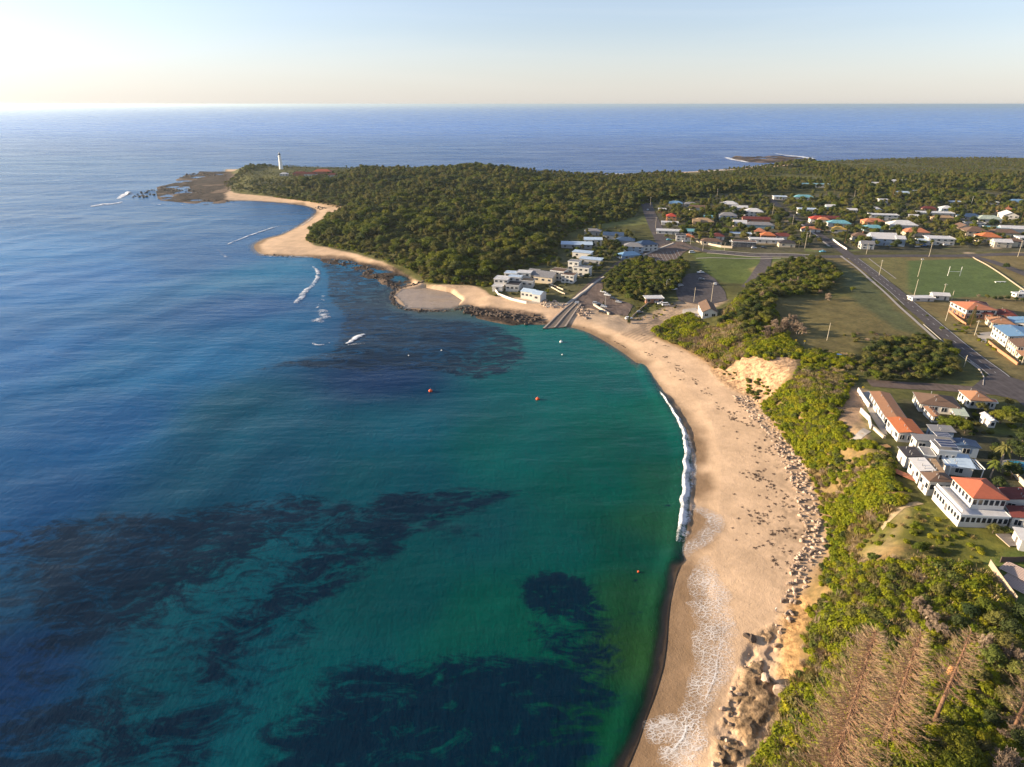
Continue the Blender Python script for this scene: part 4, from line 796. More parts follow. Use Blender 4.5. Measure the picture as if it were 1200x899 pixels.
def window(parent, axis, sgn, off, c, z, w, h, sub):
    """axis 0: on a wall facing +-x, axis 1: on a wall facing +-y"""
    def bx(mb, a0, a1, z0, z1, d0, d1, mi=0):
        p, q = sorted((sgn*(off+d0), sgn*(off+d1)))
        if axis == 0: mb.box(p, q, a0, a1, z0, z1, mi)
        else: mb.box(a0, a1, p, q, z0, z1, mi)
    f = MB(); bx(f, c-w/2-.09, c+w/2+.09, z-h/2-.09, z+h/2+.09, -.05, .06)
    g = MB(); bx(g, c-w/2, c+w/2, z-h/2, z+h/2, .0, .075)
    if w > 1.3: bx(f, c-.035, c+.035, z-h/2, z+h/2, .0, .10)
    if sub:
        fo = f.build('window', FRAME, parent); g.build('pane', GLASS, fo)
    else:
        n = len(f.v); f.v += g.v; f.f += [tuple(i+n for i in q) for q in g.f]; f.mi += [1]*len(g.f); f.build('window', [FRAME, GLASS], parent)
def roof_mesh(L, W, H, kind, pitch, ov=.5, th=.16):
    mb = MB(); a, b = L/2+ov, W/2+ov; rise = pitch*b
    if kind == 'flat':
        mb.box(-a, a, -b, b, H, H+.28); return mb
    if kind == 'skillion':
        mb.quad([(-a,-b,H), (a,-b,H), (a,b,H+pitch*b*2), (-a,b,H+pitch*b*2)]); mb.quad([(-a,-b,H-th), (-a,b,H+pitch*b*2-th), (a,b,H+pitch*b*2-th), (a,-b,H-th)])
        mb.quad([(-a,-b,H-th),(a,-b,H-th),(a,-b,H),(-a,-b,H)]); mb.quad([(-a,b,H+pitch*b*2-th),(-a,b,H+pitch*b*2),(a,b,H+pitch*b*2),(a,b,H+pitch*b*2-th)])
        mb.quad([(-a,-b,H-th),(-a,-b,H),(-a,b,H+pitch*b*2),(-a,b,H+pitch*b*2-th)]); mb.quad([(a,-b,H-th),(a,b,H+pitch*b*2-th),(a,b,H+pitch*b*2),(a,-b,H)]); return mb
    r = a if kind == 'gable' else max(.3, a-b)
    e = [(-a,-b,H), (a,-b,H), (a,b,H), (-a,b,H)]; t0, t1 = (-r, 0, H+rise), (r, 0, H+rise)
    mb.quad([e[0], e[1], t1, t0]); mb.quad([e[2], e[3], t0, t1])
    if kind == 'hip': mb.quad([e[1], e[2], t1]); mb.quad([e[3], e[0], t0])
    for i in range(4):
        p, q = e[i], e[(i+1) % 4]
        if kind == 'gable' and i in (1, 3):
            t_ = t1 if i == 1 else t0; dn = lambda v: (v[0], v[1], v[2]-th)
            mb.quad([dn(p), dn(t_), t_, p]); mb.quad([dn(t_), dn(q), q, t_])
        else: mb.quad([(p[0],p[1],p[2]-th), (q[0],q[1],q[2]-th), q, p])
    if kind == 'hip': mb.quad([(p[0],p[1],p[2]-th) for p in reversed(e)])
    else:
        dn = lambda v: (v[0], v[1], v[2]-th); mb.quad([dn(e[1]), dn(e[0]), dn(t0), dn(t1)]); mb.quad([dn(e[3]), dn(e[2]), dn(t1), dn(t0)])
    return mb
def block(root, L, W, H, wall, roof, kind, pitch=.42, at=(0, 0, 0), ov=.5, storeys=1, wins=2, sub=False, door=False, sides=((0, -1), (1, -1)), wmat=None, base=1.2, chim=False, ww=None):
    """walls, roof, windows and a door under root; returns nothing"""
    x0, y0, z0 = at; wm = wmat or WM_(wall); mb = MB(); mb.box(-L/2, L/2, -W/2, W/2, -base, H-.02)
    if kind == 'gable':
        p = pitch*(W/2+ov)*(W/2)/(W/2+ov); 
        for s in (-1, 1): mb.quad([(s*L/2, -W/2, H-.02), (s*L/2, W/2, H-.02), (s*L/2, 0, H+pitch*(W/2+ov)-.2)] if s > 0 else [(s*L/2, W/2, H-.02), (s*L/2, -W/2, H-.02), (s*L/2, 0, H+pitch*(W/2+ov)-.2)])
    if kind == 'skillion':
        zz_ = pitch*(W+2*ov)-.2; mb.box(-L/2, L/2, W/2-.2, W/2, H-.02, H+pitch*(W/2+ov+W/2)-.2)
        for s in (-1, 1): mb.quad([(s*L/2, -W/2, H-.05), (s*L/2, W/2, H-.05), (s*L/2, W/2, H+pitch*(W+ov)-.2)])
    wo_ = mb.build('wall', wm, root, at)
    ro = roof_mesh(L, W, H, kind, pitch, ov).build('roof', RM_(roof), root, at)
    if kind == 'flat':
        f = MB(); a, b = L/2+ov+.06, W/2+ov+.06
        for q in ((-a, a, -b, -b+.1), (-a, a, b-.1, b), (-a, -a+.1, -b+.1, b-.1), (a-.1, a, -b+.1, b-.1)): f.box(*q, H-.08, H+.36)
        f.build('fascia', FASC, ro)
    if chim:
        c_ = MB(); c_.box(L*.18, L*.18+.7, -.35, .35, H, H+pitch*W/2+1.3); c_.box(L*.18-.08, L*.18+.78, -.43, .43, H+pitch*W/2+1.3, H+pitch*W/2+1.5); c_.build('chimney', WM_('brick'), ro)
    holder = wo_
    for st in range(storeys):
        zc_ = H*(st+.56)/storeys; hh = min(1.6 if sub else 1.4, H/storeys*.5)
        for ax, sg in sides:
            ln = W if ax == 0 else L; n = wins if ln > 7 else max(1, wins-1)
            if wins > 3 and ax == 1 and L < 8: n = 3
            for i in range(n):
                c = -ln/2+ln*(i+.5)/n
                if door and st == 0 and ax == 1 and sg == -1 and i == n//2: continue
                o_ = (L if ax == 0 else W)/2; w_ = ww or min(1.9, ln/n*.55)
                window(wo_, ax, sg, o_, c, zc_, w_, hh, False) if not sub else window_sub(wo_, root, at, ax, sg, o_, c, zc_, w_, hh)
    if door:
        d = MB(); n = wins if L > 7 else max(1, wins-1); c = -L/2+L*(n//2+.5)/n; d.box(c-.5, c+.5, -W/2-.06, -W/2+.03, 0, 2.1); do_ = d.build('door', WM_('dark'), root, at)
        if sub: k = MB(); k.box(c+.3, c+.38, -W/2-.14, -W/2-.05, 1.0, 1.12); k.build('handle', FRAME, do_)
    return wo_, ro
def window_sub(wo_, root, at, ax, sg, o_, c, z, w, h):
    # a window of its own under the house, with its pane as a sub-part
    tmp = len(bpy.data.objects); window(root, ax, sg, o_, c, z, w, h, True)
    o = [q for q in root.children if q.name.startswith('window')][-1]; o.location = at
def fence_ring(*a): pass
HR = -.20
def house(px, py, L, W, H, wall, roof, kind, label, rot=None, storeys=1, pitch=.46, wins=2, chim=False, extra=None, cat='house', ov=.5, sub=False, name='house', porch=False, keep=None):
    H *= .84; x, y = GPv([(px, py)], H+.8)[0]; rz = HR if rot is None else rot
    zs = [hz(x+math.cos(rz)*a*L/2-math.sin(rz)*b*W/2, y+math.sin(rz)*a*L/2+math.cos(rz)*b*W/2) for a in (-1, 1) for b in (-1, 1)]; z = sum(zs)/4+.15
    r = empty(name, (x, y, z), rz, label, cat); FARKEEP.append((x, y, keep or max(L, W)*.62))
    w_, ro = block(r, L, W, H, wall, roof, kind, pitch, storeys=storeys, wins=wins, chim=chim, ov=ov, sub=sub, door=True)
    if porch:
        p = MB(); p.box(-L/2, L*.25, -W/2-2.6, -W/2-.03, H*.72, H*.72+.14); p.build('porch_roof', RM_(roof), r)
        for q in (-L/2+.2, -L*.1, L*.2): p = MB(); p.box(q-.07, q+.07, -W/2-2.5, -W/2-2.36, -.5, H*.72-.004); p.build('post', FRAME, r)
    if extra:
        for (dx, dy, l2, w2, h2, wl2, rf2, k2) in extra: block(r, l2, w2, h2, wl2, rf2, k2, pitch, at=(dx, dy, 0), wins=1, ov=.35)
    return r
T_ = [
 (792,237,15,9,4,'blue','blue','hip','blue hip roofed house at the forest edge left of the town',{}),
 (776,245,8,7,3,'brick','white','gable','small white roofed cottage with maroon walls just above the red roofed house',{}),
 (787,252,10,10,6,'orange','red','hip','two storey house with bright red roof and orange walls',dict(storeys=2)),
 (785,259.5,16,8,3,'white','white','flat','pinkish white flat roofed building directly below the red roofed house',{}),
 (785,269,24,10,3.4,'white','white','flat','long low white building on the corner of the wide shaded road',dict(wins=4)),
 (798,274.5,8,8,5.5,'white','dark','flat','narrow white house with dark panels between the long white building and the orange hip roof',dict(storeys=2)),
 (807,276,9,9,4.2,'white','orange','hip','small white house with an orange pyramid roof on the street corner',{}),
 (808,269.5,11,7,3,'white','teal','gable','low teal roofed house behind the orange pyramid roof',{}),
 (809,238,14,8,3.5,'grey','grey','hip','grey roofed house right of the blue hip roofed house at the forest edge',{}),
 (817,242,16,9,4.5,'white','brown','gable','brown roofed house with a white gable end hidden among trees',{}),
 (824,258,20,12,3.6,'tan','tan','hip','tan gabled bungalow left of centre in the town',dict(extra=[(-7,-5,7,8,3.6,'tan','tan','gable')])),
 (855,238,18,12,5,'white','white','hip','white pyramid roofed house nearest the woodland',{}),
 (867,242.5,16,9,5,'white','white','gable','white roofed house between the two white hip roofed houses',{}),
 (883,246.5,18,12,6.5,'white','white','hip','big two storey white house with windows along its front above the maroon roof',dict(storeys=2,wins=4)),
 (867,260,12,10,4.5,'cream','white','gable','white roofed house with a sunlit cream gable in the middle of the town',{}),
 (841,275,11,9,3.6,'white','maroon','hip','maroon roofed cottage beside the lane mouth',{}),
 (834,281,17,8,3.4,'cream','brown','hip','brown roofed cottage with cream walls behind the long front wall',dict(wins=3)),
 (868,272.5,18,7,3.6,'cream','lightblue','flat','long pale blue roofed house left of the orange cone roof',dict(wins=3)),
 (872,282,19,7,5,'dark','brown','flat','dark timber fronted house with pale posts on the main street',dict(storeys=2,wins=5)),
 (853,251,17,11,5,'blue','grey','hip','grey blue two storey house left of the sunlit cream gable',dict(storeys=2)),
 (831,253.5,10,7,3,'white','teal','gable','small teal roofed house beside the dark tree in the left of the town',{}),
 (886,255.5,26,8,4,'brick','maroon','gable','long narrow maroon roof directly below the big white house',{}),
 (890,262,26,9,3.6,'teal','grey','hip','wide grey green roofed house in shade below the long maroon roof',{}),
 (890,269.5,10,10,3.5,'cream','terracotta','hip','terracotta pyramid roofed cottage behind the long white shopfront',{}),
 (898,279,28,8,3.8,'white','white','flat','long white flat roofed shopfront on the main street',dict(wins=5)),
 (900,274,12,9,4.2,'brick','orange','hip','orange and maroon hip roof rising behind the long white shopfront',{}),
 (917,275,16,9,3.4,'white','maroon','hip','maroon roofed house right of the orange hip roof',{}),
 (922,283,13,8,4,'cream','dark','hip','dark roofed corner house at the right end of the main street shops',{}),
 (914,229.5,15,10,4,'white','lightblue','flat','pale blue flat roof left of the cyan roof under tall trees',{}),
 (942,230,22,10,4,'white','teal','hip','long cyan hip roof under tall trees',{}),
 (953,215,40,12,5,'white','teal','flat','very long cyan roof at the back of the woodland',dict(wins=4)),
 (946,244,18,11,6.5,'white','lightblue','flat','white modern two storey house beside the street to the woodland',dict(storeys=2,wins=3)),
 (958,255,14,10,5,'white','red','hip','white walled house with red roof above the street trees',dict(storeys=2)),
 (965,256,10,8,5.5,'cream','terracotta','hip','cream house with terracotta roof right of the white walled red roofed house',dict(storeys=2)),
 (950,267,16,8,3,'white','terracotta','hip','low house with terracotta roof beside the street verge',{}),
 (973,241,9,8,5,'teal','white','gable','small white gabled house with teal walls among the dark trees',{}),
 (998,245,10,6,3,'white','white','gable','small white cottage left of the white two storey flats',{}),
 (1025,244,12,8,4,'blue','white','hip','white roofed house just behind the white two storey flats',{}),
 (1035,250.5,26,9,6,'white','white','flat','white two storey flats with a long balcony in the middle of the town',dict(storeys=2,wins=5)),
 (1023,258,19,10,4.5,'orange','terracotta','hip','orange walled house with stepped terracotta roofs',dict(extra=[(-6,-5,8,8,4,'orange','terracotta','hip')])),
 (983,260,20,10,4,'white','teal','hip','bright teal hip roof left of the street corner pine',{}),
 (983,267,12,9,3.6,'white','yellow','hip','yellow pyramid roofed cottage below the bright teal roof',{}),
 (1023,265.5,17,9,3.6,'teal','teal','hip','teal roofed bungalow below the orange walled house',{}),
 (1007,275,13,11,4,'white','brown','hip','brown roofed white cottage right of the street corner pine',dict(chim=True)),
 (1016,284,10,8,5,'white','grey','gable','narrow white and blue gabled house facing the playing field',dict(storeys=2)),
 (1034,277,20,16,6.5,'blue','white','gable','big pale blue house with a broad white roof facing the playing field',dict(storeys=2,wins=3,extra=[(12,-5,7,9,6,'blue','white','gable')])),
 (1057,261.5,24,14,5,'white','white','hip','wide white hip roofed house with two dark front windows',dict(wins=3)),
 (1073,270,20,12,4,'cream','terracotta','hip','terracotta roofed house right of the wide white hip roofed house',dict(extra=[(-7,-6,8,6,3.4,'cream','terracotta','hip')])),
 (972,254.5,17,8,3.4,'brick','maroon','gable','long maroon roof left of the bright teal hip roof',{}),
 (1025,214.5,16,8,4,'white','white','gable','white roof highest up in the left of the distant trees',{}),
 (1053,212,20,10,4,'cream','white','gable','far white roofed house near the top of the trees above the tall pine',{}),
 (1069,213,14,8,4,'white','white','hip','far white hip roof right of the tall pine',{}),
 (1057,225.5,15,9,5,'blue','lightblue','gable','pale blue house shining among the trees right of the tall pine',dict(storeys=2)),
 (1069,224,10,8,4,'cream','white','gable','small cream house right of the shining pale blue house',{}),
 (1035,233,10,7,5,'white','white','flat','white box shaped house left of the tall pine trunk',dict(storeys=2)),
 (1095,248,34,11,4.5,'white','white','flat','longest white roofed building in the right of the town',dict(wins=5)),
 (1104,253.5,20,9,4,'tan','tan','hip','tan roofed house in front of the longest white building',{}),
 (1109,243,12,10,5,'blue','white','hip','white and blue pyramid roofed house behind the longest white building',dict(storeys=2)),
 (1070,252.5,9,7,3.5,'white','white','gable','small white shed between the wide white hip roof and the longest white building',{}),
 (1088,243,14,8,3.5,'brick','maroon','hip','maroon roof behind the left end of the longest white building',{}),
 (1101,277.5,20,13,6,'white','white','flat','white modern two storey house with a flat roof beside the shaded lawn',dict(storeys=2,wins=4,extra=[(-13,-3,9,9,3,'white','lightblue','flat')])),
 (1128,265,14,12,6,'cream','brown','gable','cream walled unit with brown gable roof leftmost of the row of units',dict(rot=1.37,storeys=2)),
 (1142,269,18,14,6,'cream','brown','hip','cream walled unit with brown hip roof in the middle of the row',dict(storeys=2,wins=3)),
 (1158,275.5,16,12,5.5,'cream','orange','hip','cream house with bright orange hip roof in the row by the lane',dict(storeys=2)),
 (1168,265.5,18,10,4,'white','teal','flat','teal flat roof behind the orange hip roof',{}),
 (1176,271,22,10,4.5,'cream','brown','hip','wide brown hip roof right of the bright orange one',{}),
 (1174,282,13,8,5,'cream','white','gable','cream fronted house with a white gable facing the right end of the road',dict(storeys=2)),
 (1188,281,12,8,5,'cream','brown','hip','cream house with arched front at the right end of the row',dict(storeys=2)),
 (1200,277,10,9,6,'white','white','flat','white two storey house cut by the right edge of the photo',dict(storeys=2)),
 (1190,266.5,26,9,3.6,'white','white','gable','long white roof at the right edge behind the teal flat roof',{}),
 (1158,255,22,12,4,'white','green','hip','pale green hip roofed house below the tall palms',{}),
 (1182,250.5,18,13,6,'white','white','gable','bright white gabled house with striped shutters near the right edge',dict(rot=1.2,storeys=2,wins=3)),
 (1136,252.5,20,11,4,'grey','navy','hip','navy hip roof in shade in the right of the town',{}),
 (1142,260,16,8,4.5,'white','dark','flat','dark roofed white house behind the row of brown units',dict(storeys=2,wins=4)),
 (1115,228,9,6,3.5,'cream','tan','gable','small tan roof among the dark trees right of the far white hip roof',{}),
 (1120,235.5,12,7,3,'blue','lightblue','flat','pale blue roof strip beside the leaning lamp pole',{}),
 (1161,236,14,7,3,'white','green','flat','grey green roof strip right of the leaning lamp pole',{}),
 (1178,244,13,8,3.5,'brick','terracotta','hip','terracotta roof with a brick chimney near the right edge',dict(chim=True)),
 (1192,235,18,9,4,'blue','blue','hip','blue roofed house in shade under the trees at the right edge',{}),
 # harbour houses
 (676,284.5,26,10,4,'grey','lightblue','skillion','long pale blue roofed house in the shade of the headland forest',dict(rot=-.1,pitch=.06,wins=4)),
 (695,279,15,11,6.5,'cream','lightblue','flat','two storey house with pale verandas and flat roof at the forest foot',dict(rot=-.1,storeys=2,wins=3)),
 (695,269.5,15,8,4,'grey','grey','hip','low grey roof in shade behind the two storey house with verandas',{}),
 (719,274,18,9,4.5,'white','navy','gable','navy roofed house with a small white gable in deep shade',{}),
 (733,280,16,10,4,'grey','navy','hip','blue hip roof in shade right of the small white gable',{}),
 (743,287,16,10,5.5,'blue','grey','hip','grey blue two storey house left of the white walled navy roofed house',dict(storeys=2,wins=3)),
 (757,284.5,17,11,6,'white','navy','hip','white walled two storey house with a navy roof beside the wide road',dict(rot=.28,storeys=2,wins=4)),
 (737,297,17,9,3.6,'blue','blue','hip','low blue roofed house above the footpath behind the mound',dict(rot=.3)),
 (683,294,15,7,5.5,'white','lightblue','skillion','upper pale blue roof terrace house behind the white modern houses',dict(rot=-.42,pitch=.05)),
 (693,302,17,7,4.5,'grey','lightblue','skillion','long pale blue roofed house nearest the footpath',dict(rot=-.42,pitch=.05,wins=3)),
]
TK = [(x[0], x[1]) for x in T_]
for (px, py, L, W, H, wl_, rf, kd, lb, kw) in T_: house(px, py, L, W, H, wl_, rf, kd, lb, **dict(kw))
# white modern harbour houses, built of stepped blocks
def multi(px, py, H, rz, label, blocks, name='house', keep=12):
    x, y = GPv([(px, py)], H)[0]; z = hz(x, y)+.2; r = empty(name, (x, y, z), rz, label, 'house'); FARKEEP.append((x, y, keep))
    for (dx, dy, L, W, h, wl_, rf, kd, st, n) in blocks: block(r, L, W, h, wl_, rf, kd, .3, at=(dx, dy, 0), storeys=st, wins=n, ov=.25, sub=False, base=3)
    return r
multi(596,330,5,-.25,'white modern house with flat roofs and terraces nearest the headland forest', [(-5,3,10,9,6.4,'white','white','flat',2,3), (4,-1,9,10,4,'white','dark','flat',1,3), (3,7,9,6,7,'white','lightblue','flat',2,2), (-6,-5,7,6,3,'white','white','flat',1,2)])
h1 = multi(606,321,5,-.25,'white roofed house stepping up behind the modern beach house', [(-4,0,9,7,5.6,'white','lightblue','flat',2,2), (5,2,10,7,6.2,'white','white','flat',2,2)])
multi(619,329,4,-.25,'small flat roofed white box behind the gabled beach house', [(0,0,8,7,4.4,'white','tan','flat',1,2)], keep=6)
multi(627,341,5,-.5,'white gabled beach house with an arched pale blue roof above the sand', [(-4,0,9,8,4.6,'white','lightblue','gable',1,3), (4,-2,6,9,4.6,'white','lightblue','gable',1,2)])
multi(634,323.5,4,-.42,'long cream house with a grey roof in front of the forest shade', [(-7,2,8,8,4.4,'cream','grey','skillion',1,2), (3,0,14,8,4.2,'cream','grey','skillion',1,3)], keep=13)
multi(661,320,5,-.42,'white two storey modern house with a brown flat roof and balconies', [(-4,1,10,9,6.4,'white','brown','flat',2,3), (5,-3,9,8,5.2,'white','brown','flat',2,3)], keep=11)
multi(677,312,6,-.42,'tallest white modern house with a top floor box above the road', [(-3,2,8,7,9,'white','grey','flat',3,2), (4,-1,12,8,6,'white','grey','flat',2,3)], keep=11)
# ================================================================ CLIFF TOP HOUSES, laid out from their roof corners
def by_corners(A, B, Cc, H, label, wall, roof, kind, name='house', pitch=.3, storeys=1, wins=4, sub=True, ov=.4, door=True, cat='house', sides=((0,-1),(1,-1)), zg=None, chim=False, ww=None):
    """A-B one long eave, A-C one short eave (picture points of the eaves)"""
    H *= .88
    z0 = GP(*A, H)[2] if zg is None else zg
    for _ in range(4):
        a, b, c = [Vector(unp(p[0], p[1], z0+H)) for p in (A, B, Cc)]; m = (b+c)/2
        if zg is None: z0 = hz(m.x, m.y)+.2
    e = (b-a); L = e.length; n = Vector((-e.y, e.x)).normalized(); w = (c-a).dot(n); W = abs(w); ctr = a+e/2+n*w/2
    rz = math.atan2(e.y, e.x)
    if w < 0: rz += 0
    r = empty(name, (ctr.x, ctr.y, z0), rz, label, cat); FARKEEP.append((ctr.x, ctr.y, W*.62)); FARKEEP.append((ctr.x+e.x*.3, ctr.y+e.y*.3, W*.6)); FARKEEP.append((ctr.x-e.x*.3, ctr.y-e.y*.3, W*.6))
    # which local sides face the camera / the sea
    ca, sa = math.cos(rz), math.sin(rz); S = []
    for ax, sg in ((0,-1),(0,1),(1,-1),(1,1)):
        v = Vector((ca, sa))*sg if ax == 0 else Vector((-sa, ca))*sg
        if v.dot(Vector((-.75, -.6))) > .25: S.append((ax, sg))
    block(r, L-2*ov, W-2*ov, H, wall, roof, kind, pitch, storeys=storeys, wins=wins, sub=sub, door=door, ov=ov, sides=S, base=2.5, chim=chim, ww=ww)
    if L > 5 and kind != 'flat':
        ro_ = [q for q in r.children if q.name.startswith('roof')][0]; GU = plain('grey_gutter', (.25,.25,.26), .5, .1)
        for sy in (-1, 1):
            zq = H if (kind != 'skillion' or sy < 0) else H+pitch*W; g = MB(); y0_, y1_ = sorted((sy*(W/2+.004), sy*(W/2+.13))); g.box(-L/2, L/2, y0_, y1_, zq-.19, zq-.03); g.build('gutter', GU, ro_)
        for q in (-.28, .12, .33): g = MB(); zz_ = H+(pitch*(W/2-W*.2) if kind != 'skillion' else pitch*W*.4); g.tube([(L*q, -W*.1, zz_-.3), (L*q, -W*.1, zz_+.75)], .11, 7); g.build('roof_vent', GU, ro_)
    return r, L, W, rz
by_corners((1019,458.5),(1038,489),(1042,460),4.2,'long low house with a brown tiled roof and tall white framed windows facing the sea','white','browntile','gable',pitch=.16,wins=7,ww=1.5)
by_corners((1039,489),(1053,507),(1058,479),4.6,'house end with a bright orange tiled roof and white walls on the cliff edge','white','orange','gable',pitch=.16,wins=3)
by_corners((1070,459),(1078,473),(1113,459),3.8,'dark brown roofed bungalow with a white slatted veranda awning beside the street','white','brown','hip',pitch=.32,wins=4)
by_corners((1082,476),(1093,488),(1090,474),3,'narrow brown roofed shed behind the dark bungalow','white','browntile','gable',name='shed',pitch=.2,wins=2,cat='shed')
by_corners((1114,477),(1120,487),(1128,477),2.6,'small pale green roofed garage behind the dark brown bungalow','white','green','skillion',name='garage',pitch=.1,wins=2,cat='garage')
by_corners((1123,457),(1137,469),(1148,457),4.0,'white house with a hipped brown roof next to the road junction','white','browntile','hip',pitch=.45,wins=4,chim=False)
by_corners((1151,467),(1154,471),(1165,467),3.0,'low annex with pinkish roof and a white flue beside the hip roofed house','white','terracotta','flat',wins=2)
by_corners((1148,484),(1160,494),(1156,483),3.0,'small white gabled garage with one dark window among the trees','white','white','gable',name='garage',pitch=.5,wins=1,cat='garage')
s1, L, W, rz = by_corners((1067,508),(1074,516),(1104,503),5.0,'long roofed house with the rear row of solar panels','white','grey','skillion',pitch=.03,wins=3)
def panels(root, L, W, H, n, x0, x1, y0, y1, slope=.06):
    for i in range(n):
        m = MB(); a = x0+(x1-x0)*i/n+.06; b = x0+(x1-x0)*(i+1)/n-.06; m.box(a, b, y0, y1, H, H+.12)
        p = m.build('solar_panel', plain('panel_frame', (.5, .5, .52), .4, .05), root); p.rotation_euler = (0, 0, 0)
        q = MB(); q.box(a+.12, b-.12, y0+.12, y1-.12, H+.12, H+.14); q.build('panel_cells', plain('solar_cells', (.02, .025, .07), .25, .2, 4, spec=.5), p)
panels(s1, L, W, 5.9, 3, -L*.35, L*.35, -W*.05 if False else W*.02, W*.40)
s2, L2, W2, rz2 = by_corners((1090,517),(1100,528),(1111,515),6.4,'white house with three solar panels and a row of four narrow windows','white','grey','flat',wins=4,storeys=1,ww=.7)
panels(s2, L2, W2, 6.75, 3, -L2*.42, L2*.42, -W2*.40, W2*.40)
by_corners((1076,524),(1083,534),(1088,523),4.4,'grey flat roofed block left of the house with solar panels','white','grey','flat',wins=3)
by_corners((1100,529),(1108,545),(1130,527),3.4,'wide white roofed house between the solar panels and the pergola','white','lightblue','skillion',pitch=.05,wins=2)
by_corners((1112,513),(1119,522),(1140,513),4.4,'long house with blue roof in shade behind the solar panelled house','blue','navy','gable',pitch=.15,wins=2)  # white walls; their bluish shade is put into the blue wall colour
by_corners((1086,497),(1092,505),(1110,495),3.8,'low blue grey roof beside the bright orange tiled roof','blue','grey','skillion',pitch=.05,wins=2)
by_corners((1052,523),(1062,535),(1072,525),4.6,'small house with a black sloping roof and raking white fascia','white','dark','skillion',pitch=.08,wins=2)
by_corners((1065,536.5),(1078,552),(1082,536.5),5.0,'white house part with a bright white metal roof and red deck','white','white','skillion',pitch=.12,wins=4)
by_corners((1082,536.5),(1093,553),(1096,537.5),5.2,'brown roofed middle wing behind the bright white metal roof','white','tan','skillion',pitch=.04,wins=2)
by_corners((1078,552.5),(1089,564),(1108,554),5.4,'white house with a brown hip roof directly left of the red tiled villa','white','brown','hip',pitch=.35,wins=4,ww=1.2)
# two storey villa
z_ = 18.2
v, L, W, rz = by_corners((1095,571),(1126,604),(1137,562),3.4,'white walled villa with red tiled hip roof and a large white sea terrace','white','white','flat',wins=9,ww=.95,ov=.15,zg=z_)
a = Vector(unp(1115,559.5,z_+7)); b = Vector(unp(1140,580,z_+7)); c_ = Vector(unp(1151,560,z_+7)); ang = math.atan2((b-a).y, (b-a).x)
e = b-a; n_ = Vector((-e.y, e.x)).normalized(); w_ = (c_-a).dot(n_); ctr = a+e*.62+n_*w_/2
loc = Matrix.Rotation(-rz, 2) @ (Vector((ctr.x, ctr.y))-Vector((v.location.x, v.location.y)))
up_ = bpy.data.objects.new('upper_floor', None); col.objects.link(up_); up_.parent = v; up_.location = (loc.x, loc.y, 3.7); up_.rotation_euler = (0, 0, ang-rz); bpy.data.objects.remove(up_)
block(v, L*.72, abs(w_), 3.3, 'white', 'redtile', 'hip', .45, at=(loc.x, loc.y, 3.65), wins=6, sub=True, ov=.45, sides=((0,-1),(0,1),(1,-1),(1,1))[:4] if False else ((1,-1),(0,1)) , base=.3, ww=1.0)
mb = MB(); mb.box(-L/2+.3, L/2-.3, -W/2+.2, -W/2+.32, 3.75, 4.5); mb.build('terrace_rail', FASC, v)
by_corners((1170,571),(1178,585),(1215,571),5,'maroon roofed house behind the red tiled villa','white','maroon','gable',pitch=.25,wins=3)
by_corners((1178,592),(1186,606),(1220,591),4,'second maroon roofed house with a pale blue roof light, cut by the right edge','white','maroon','gable',pitch=.2,wins=3)
by_corners((1187,617),(1197,633),(1225,611),3.6,'plain white shed with a white roof at the right edge beside the lawn','white','white','skillion',name='shed',pitch=.06,wins=1,cat='shed')
# brick houses beside the long road
b1_, L, W, rz = by_corners((1113,353),(1133,363),(1141,350),6.4,'two storey house with white upper floor, brick ground floor and orange roof','white','terracotta','hip',pitch=.25,storeys=2,wins=4)
mb = MB(); mb.box(-L/2+.35, L/2-.35, -W/2+.34, W/2-.34, -2.4, 3.0); bo_ = mb.build('brick_base', WM_('brick'), b1_)
by_corners((1136,352),(1144,366),(1155,353),4.6,'maroon roofed wing behind the orange roofed brick house','brick','maroon','hip',pitch=.3,wins=2)
by_corners((1163,362),(1168,368),(1185,362),3.8,'dark maroon hip roofed house behind the brown tiled one','brick','maroon','hip',pitch=.4,wins=2)
by_corners((1155,371),(1162,378),(1178,369),3.6,'cream cottage with a brown tiled hip roof between the maroon and blue roofs','cream','browntile','hip',pitch=.4,wins=3)
by_corners((1163,381),(1181,394),(1197,379),6.0,'white two storey house with a bright blue roof and a long balcony','white','blue','gable',pitch=.12,storeys=2,wins=5)
by_corners((1180,371),(1186,378),(1215,370),4.0,'blue roofed house at the right edge behind the white balcony house','white','blue','gable',pitch=.15,wins=2)
by_corners((1181,397),(1191,406),(1215,395),5.5,'cream house with a dark brown roof at the right edge below the blue roof','cream','brown','gable',pitch=.2,storeys=2,wins=4)
by_corners((1190,410),(1197,417),(1220,408),3.5,'low brown roofed house in front of the cream one at the right edge','cream','browntile','hip',pitch=.2,wins=2)
# carpark kiosk, club house
house(766,347,11,6,3.4,'brick','white','flat','small brown kiosk with a flat white roof beside the mound',rot=.05,cat='kiosk',name='kiosk',wins=3,keep=5)
by_corners((818,355),(823,366),(834,352),4.2,'white club house with a steep brown gable roof above the beach track','white','brown','gable',pitch=.55,wins=2)
patch('forecourt', [(800,363),(815,361),(822,366),(819,373),(806,373),(799,368)], CONC, .2)
house(1102,344,9,5,3.2,'white','white','gable','small white club shed among the poles beside the playing field',rot=-.2,cat='shed',name='shed',keep=6)
house(1080,347,13,5,2.2,'white','white','flat','low white roofed dugout left of the small club shed',rot=0,cat='shelter',name='shelter',keep=6)
house(1198,342.5,9,4,2.4,'white','white','flat','white bench shelter at the right edge of the playing field',rot=0,cat='shelter',name='shelter',keep=4)
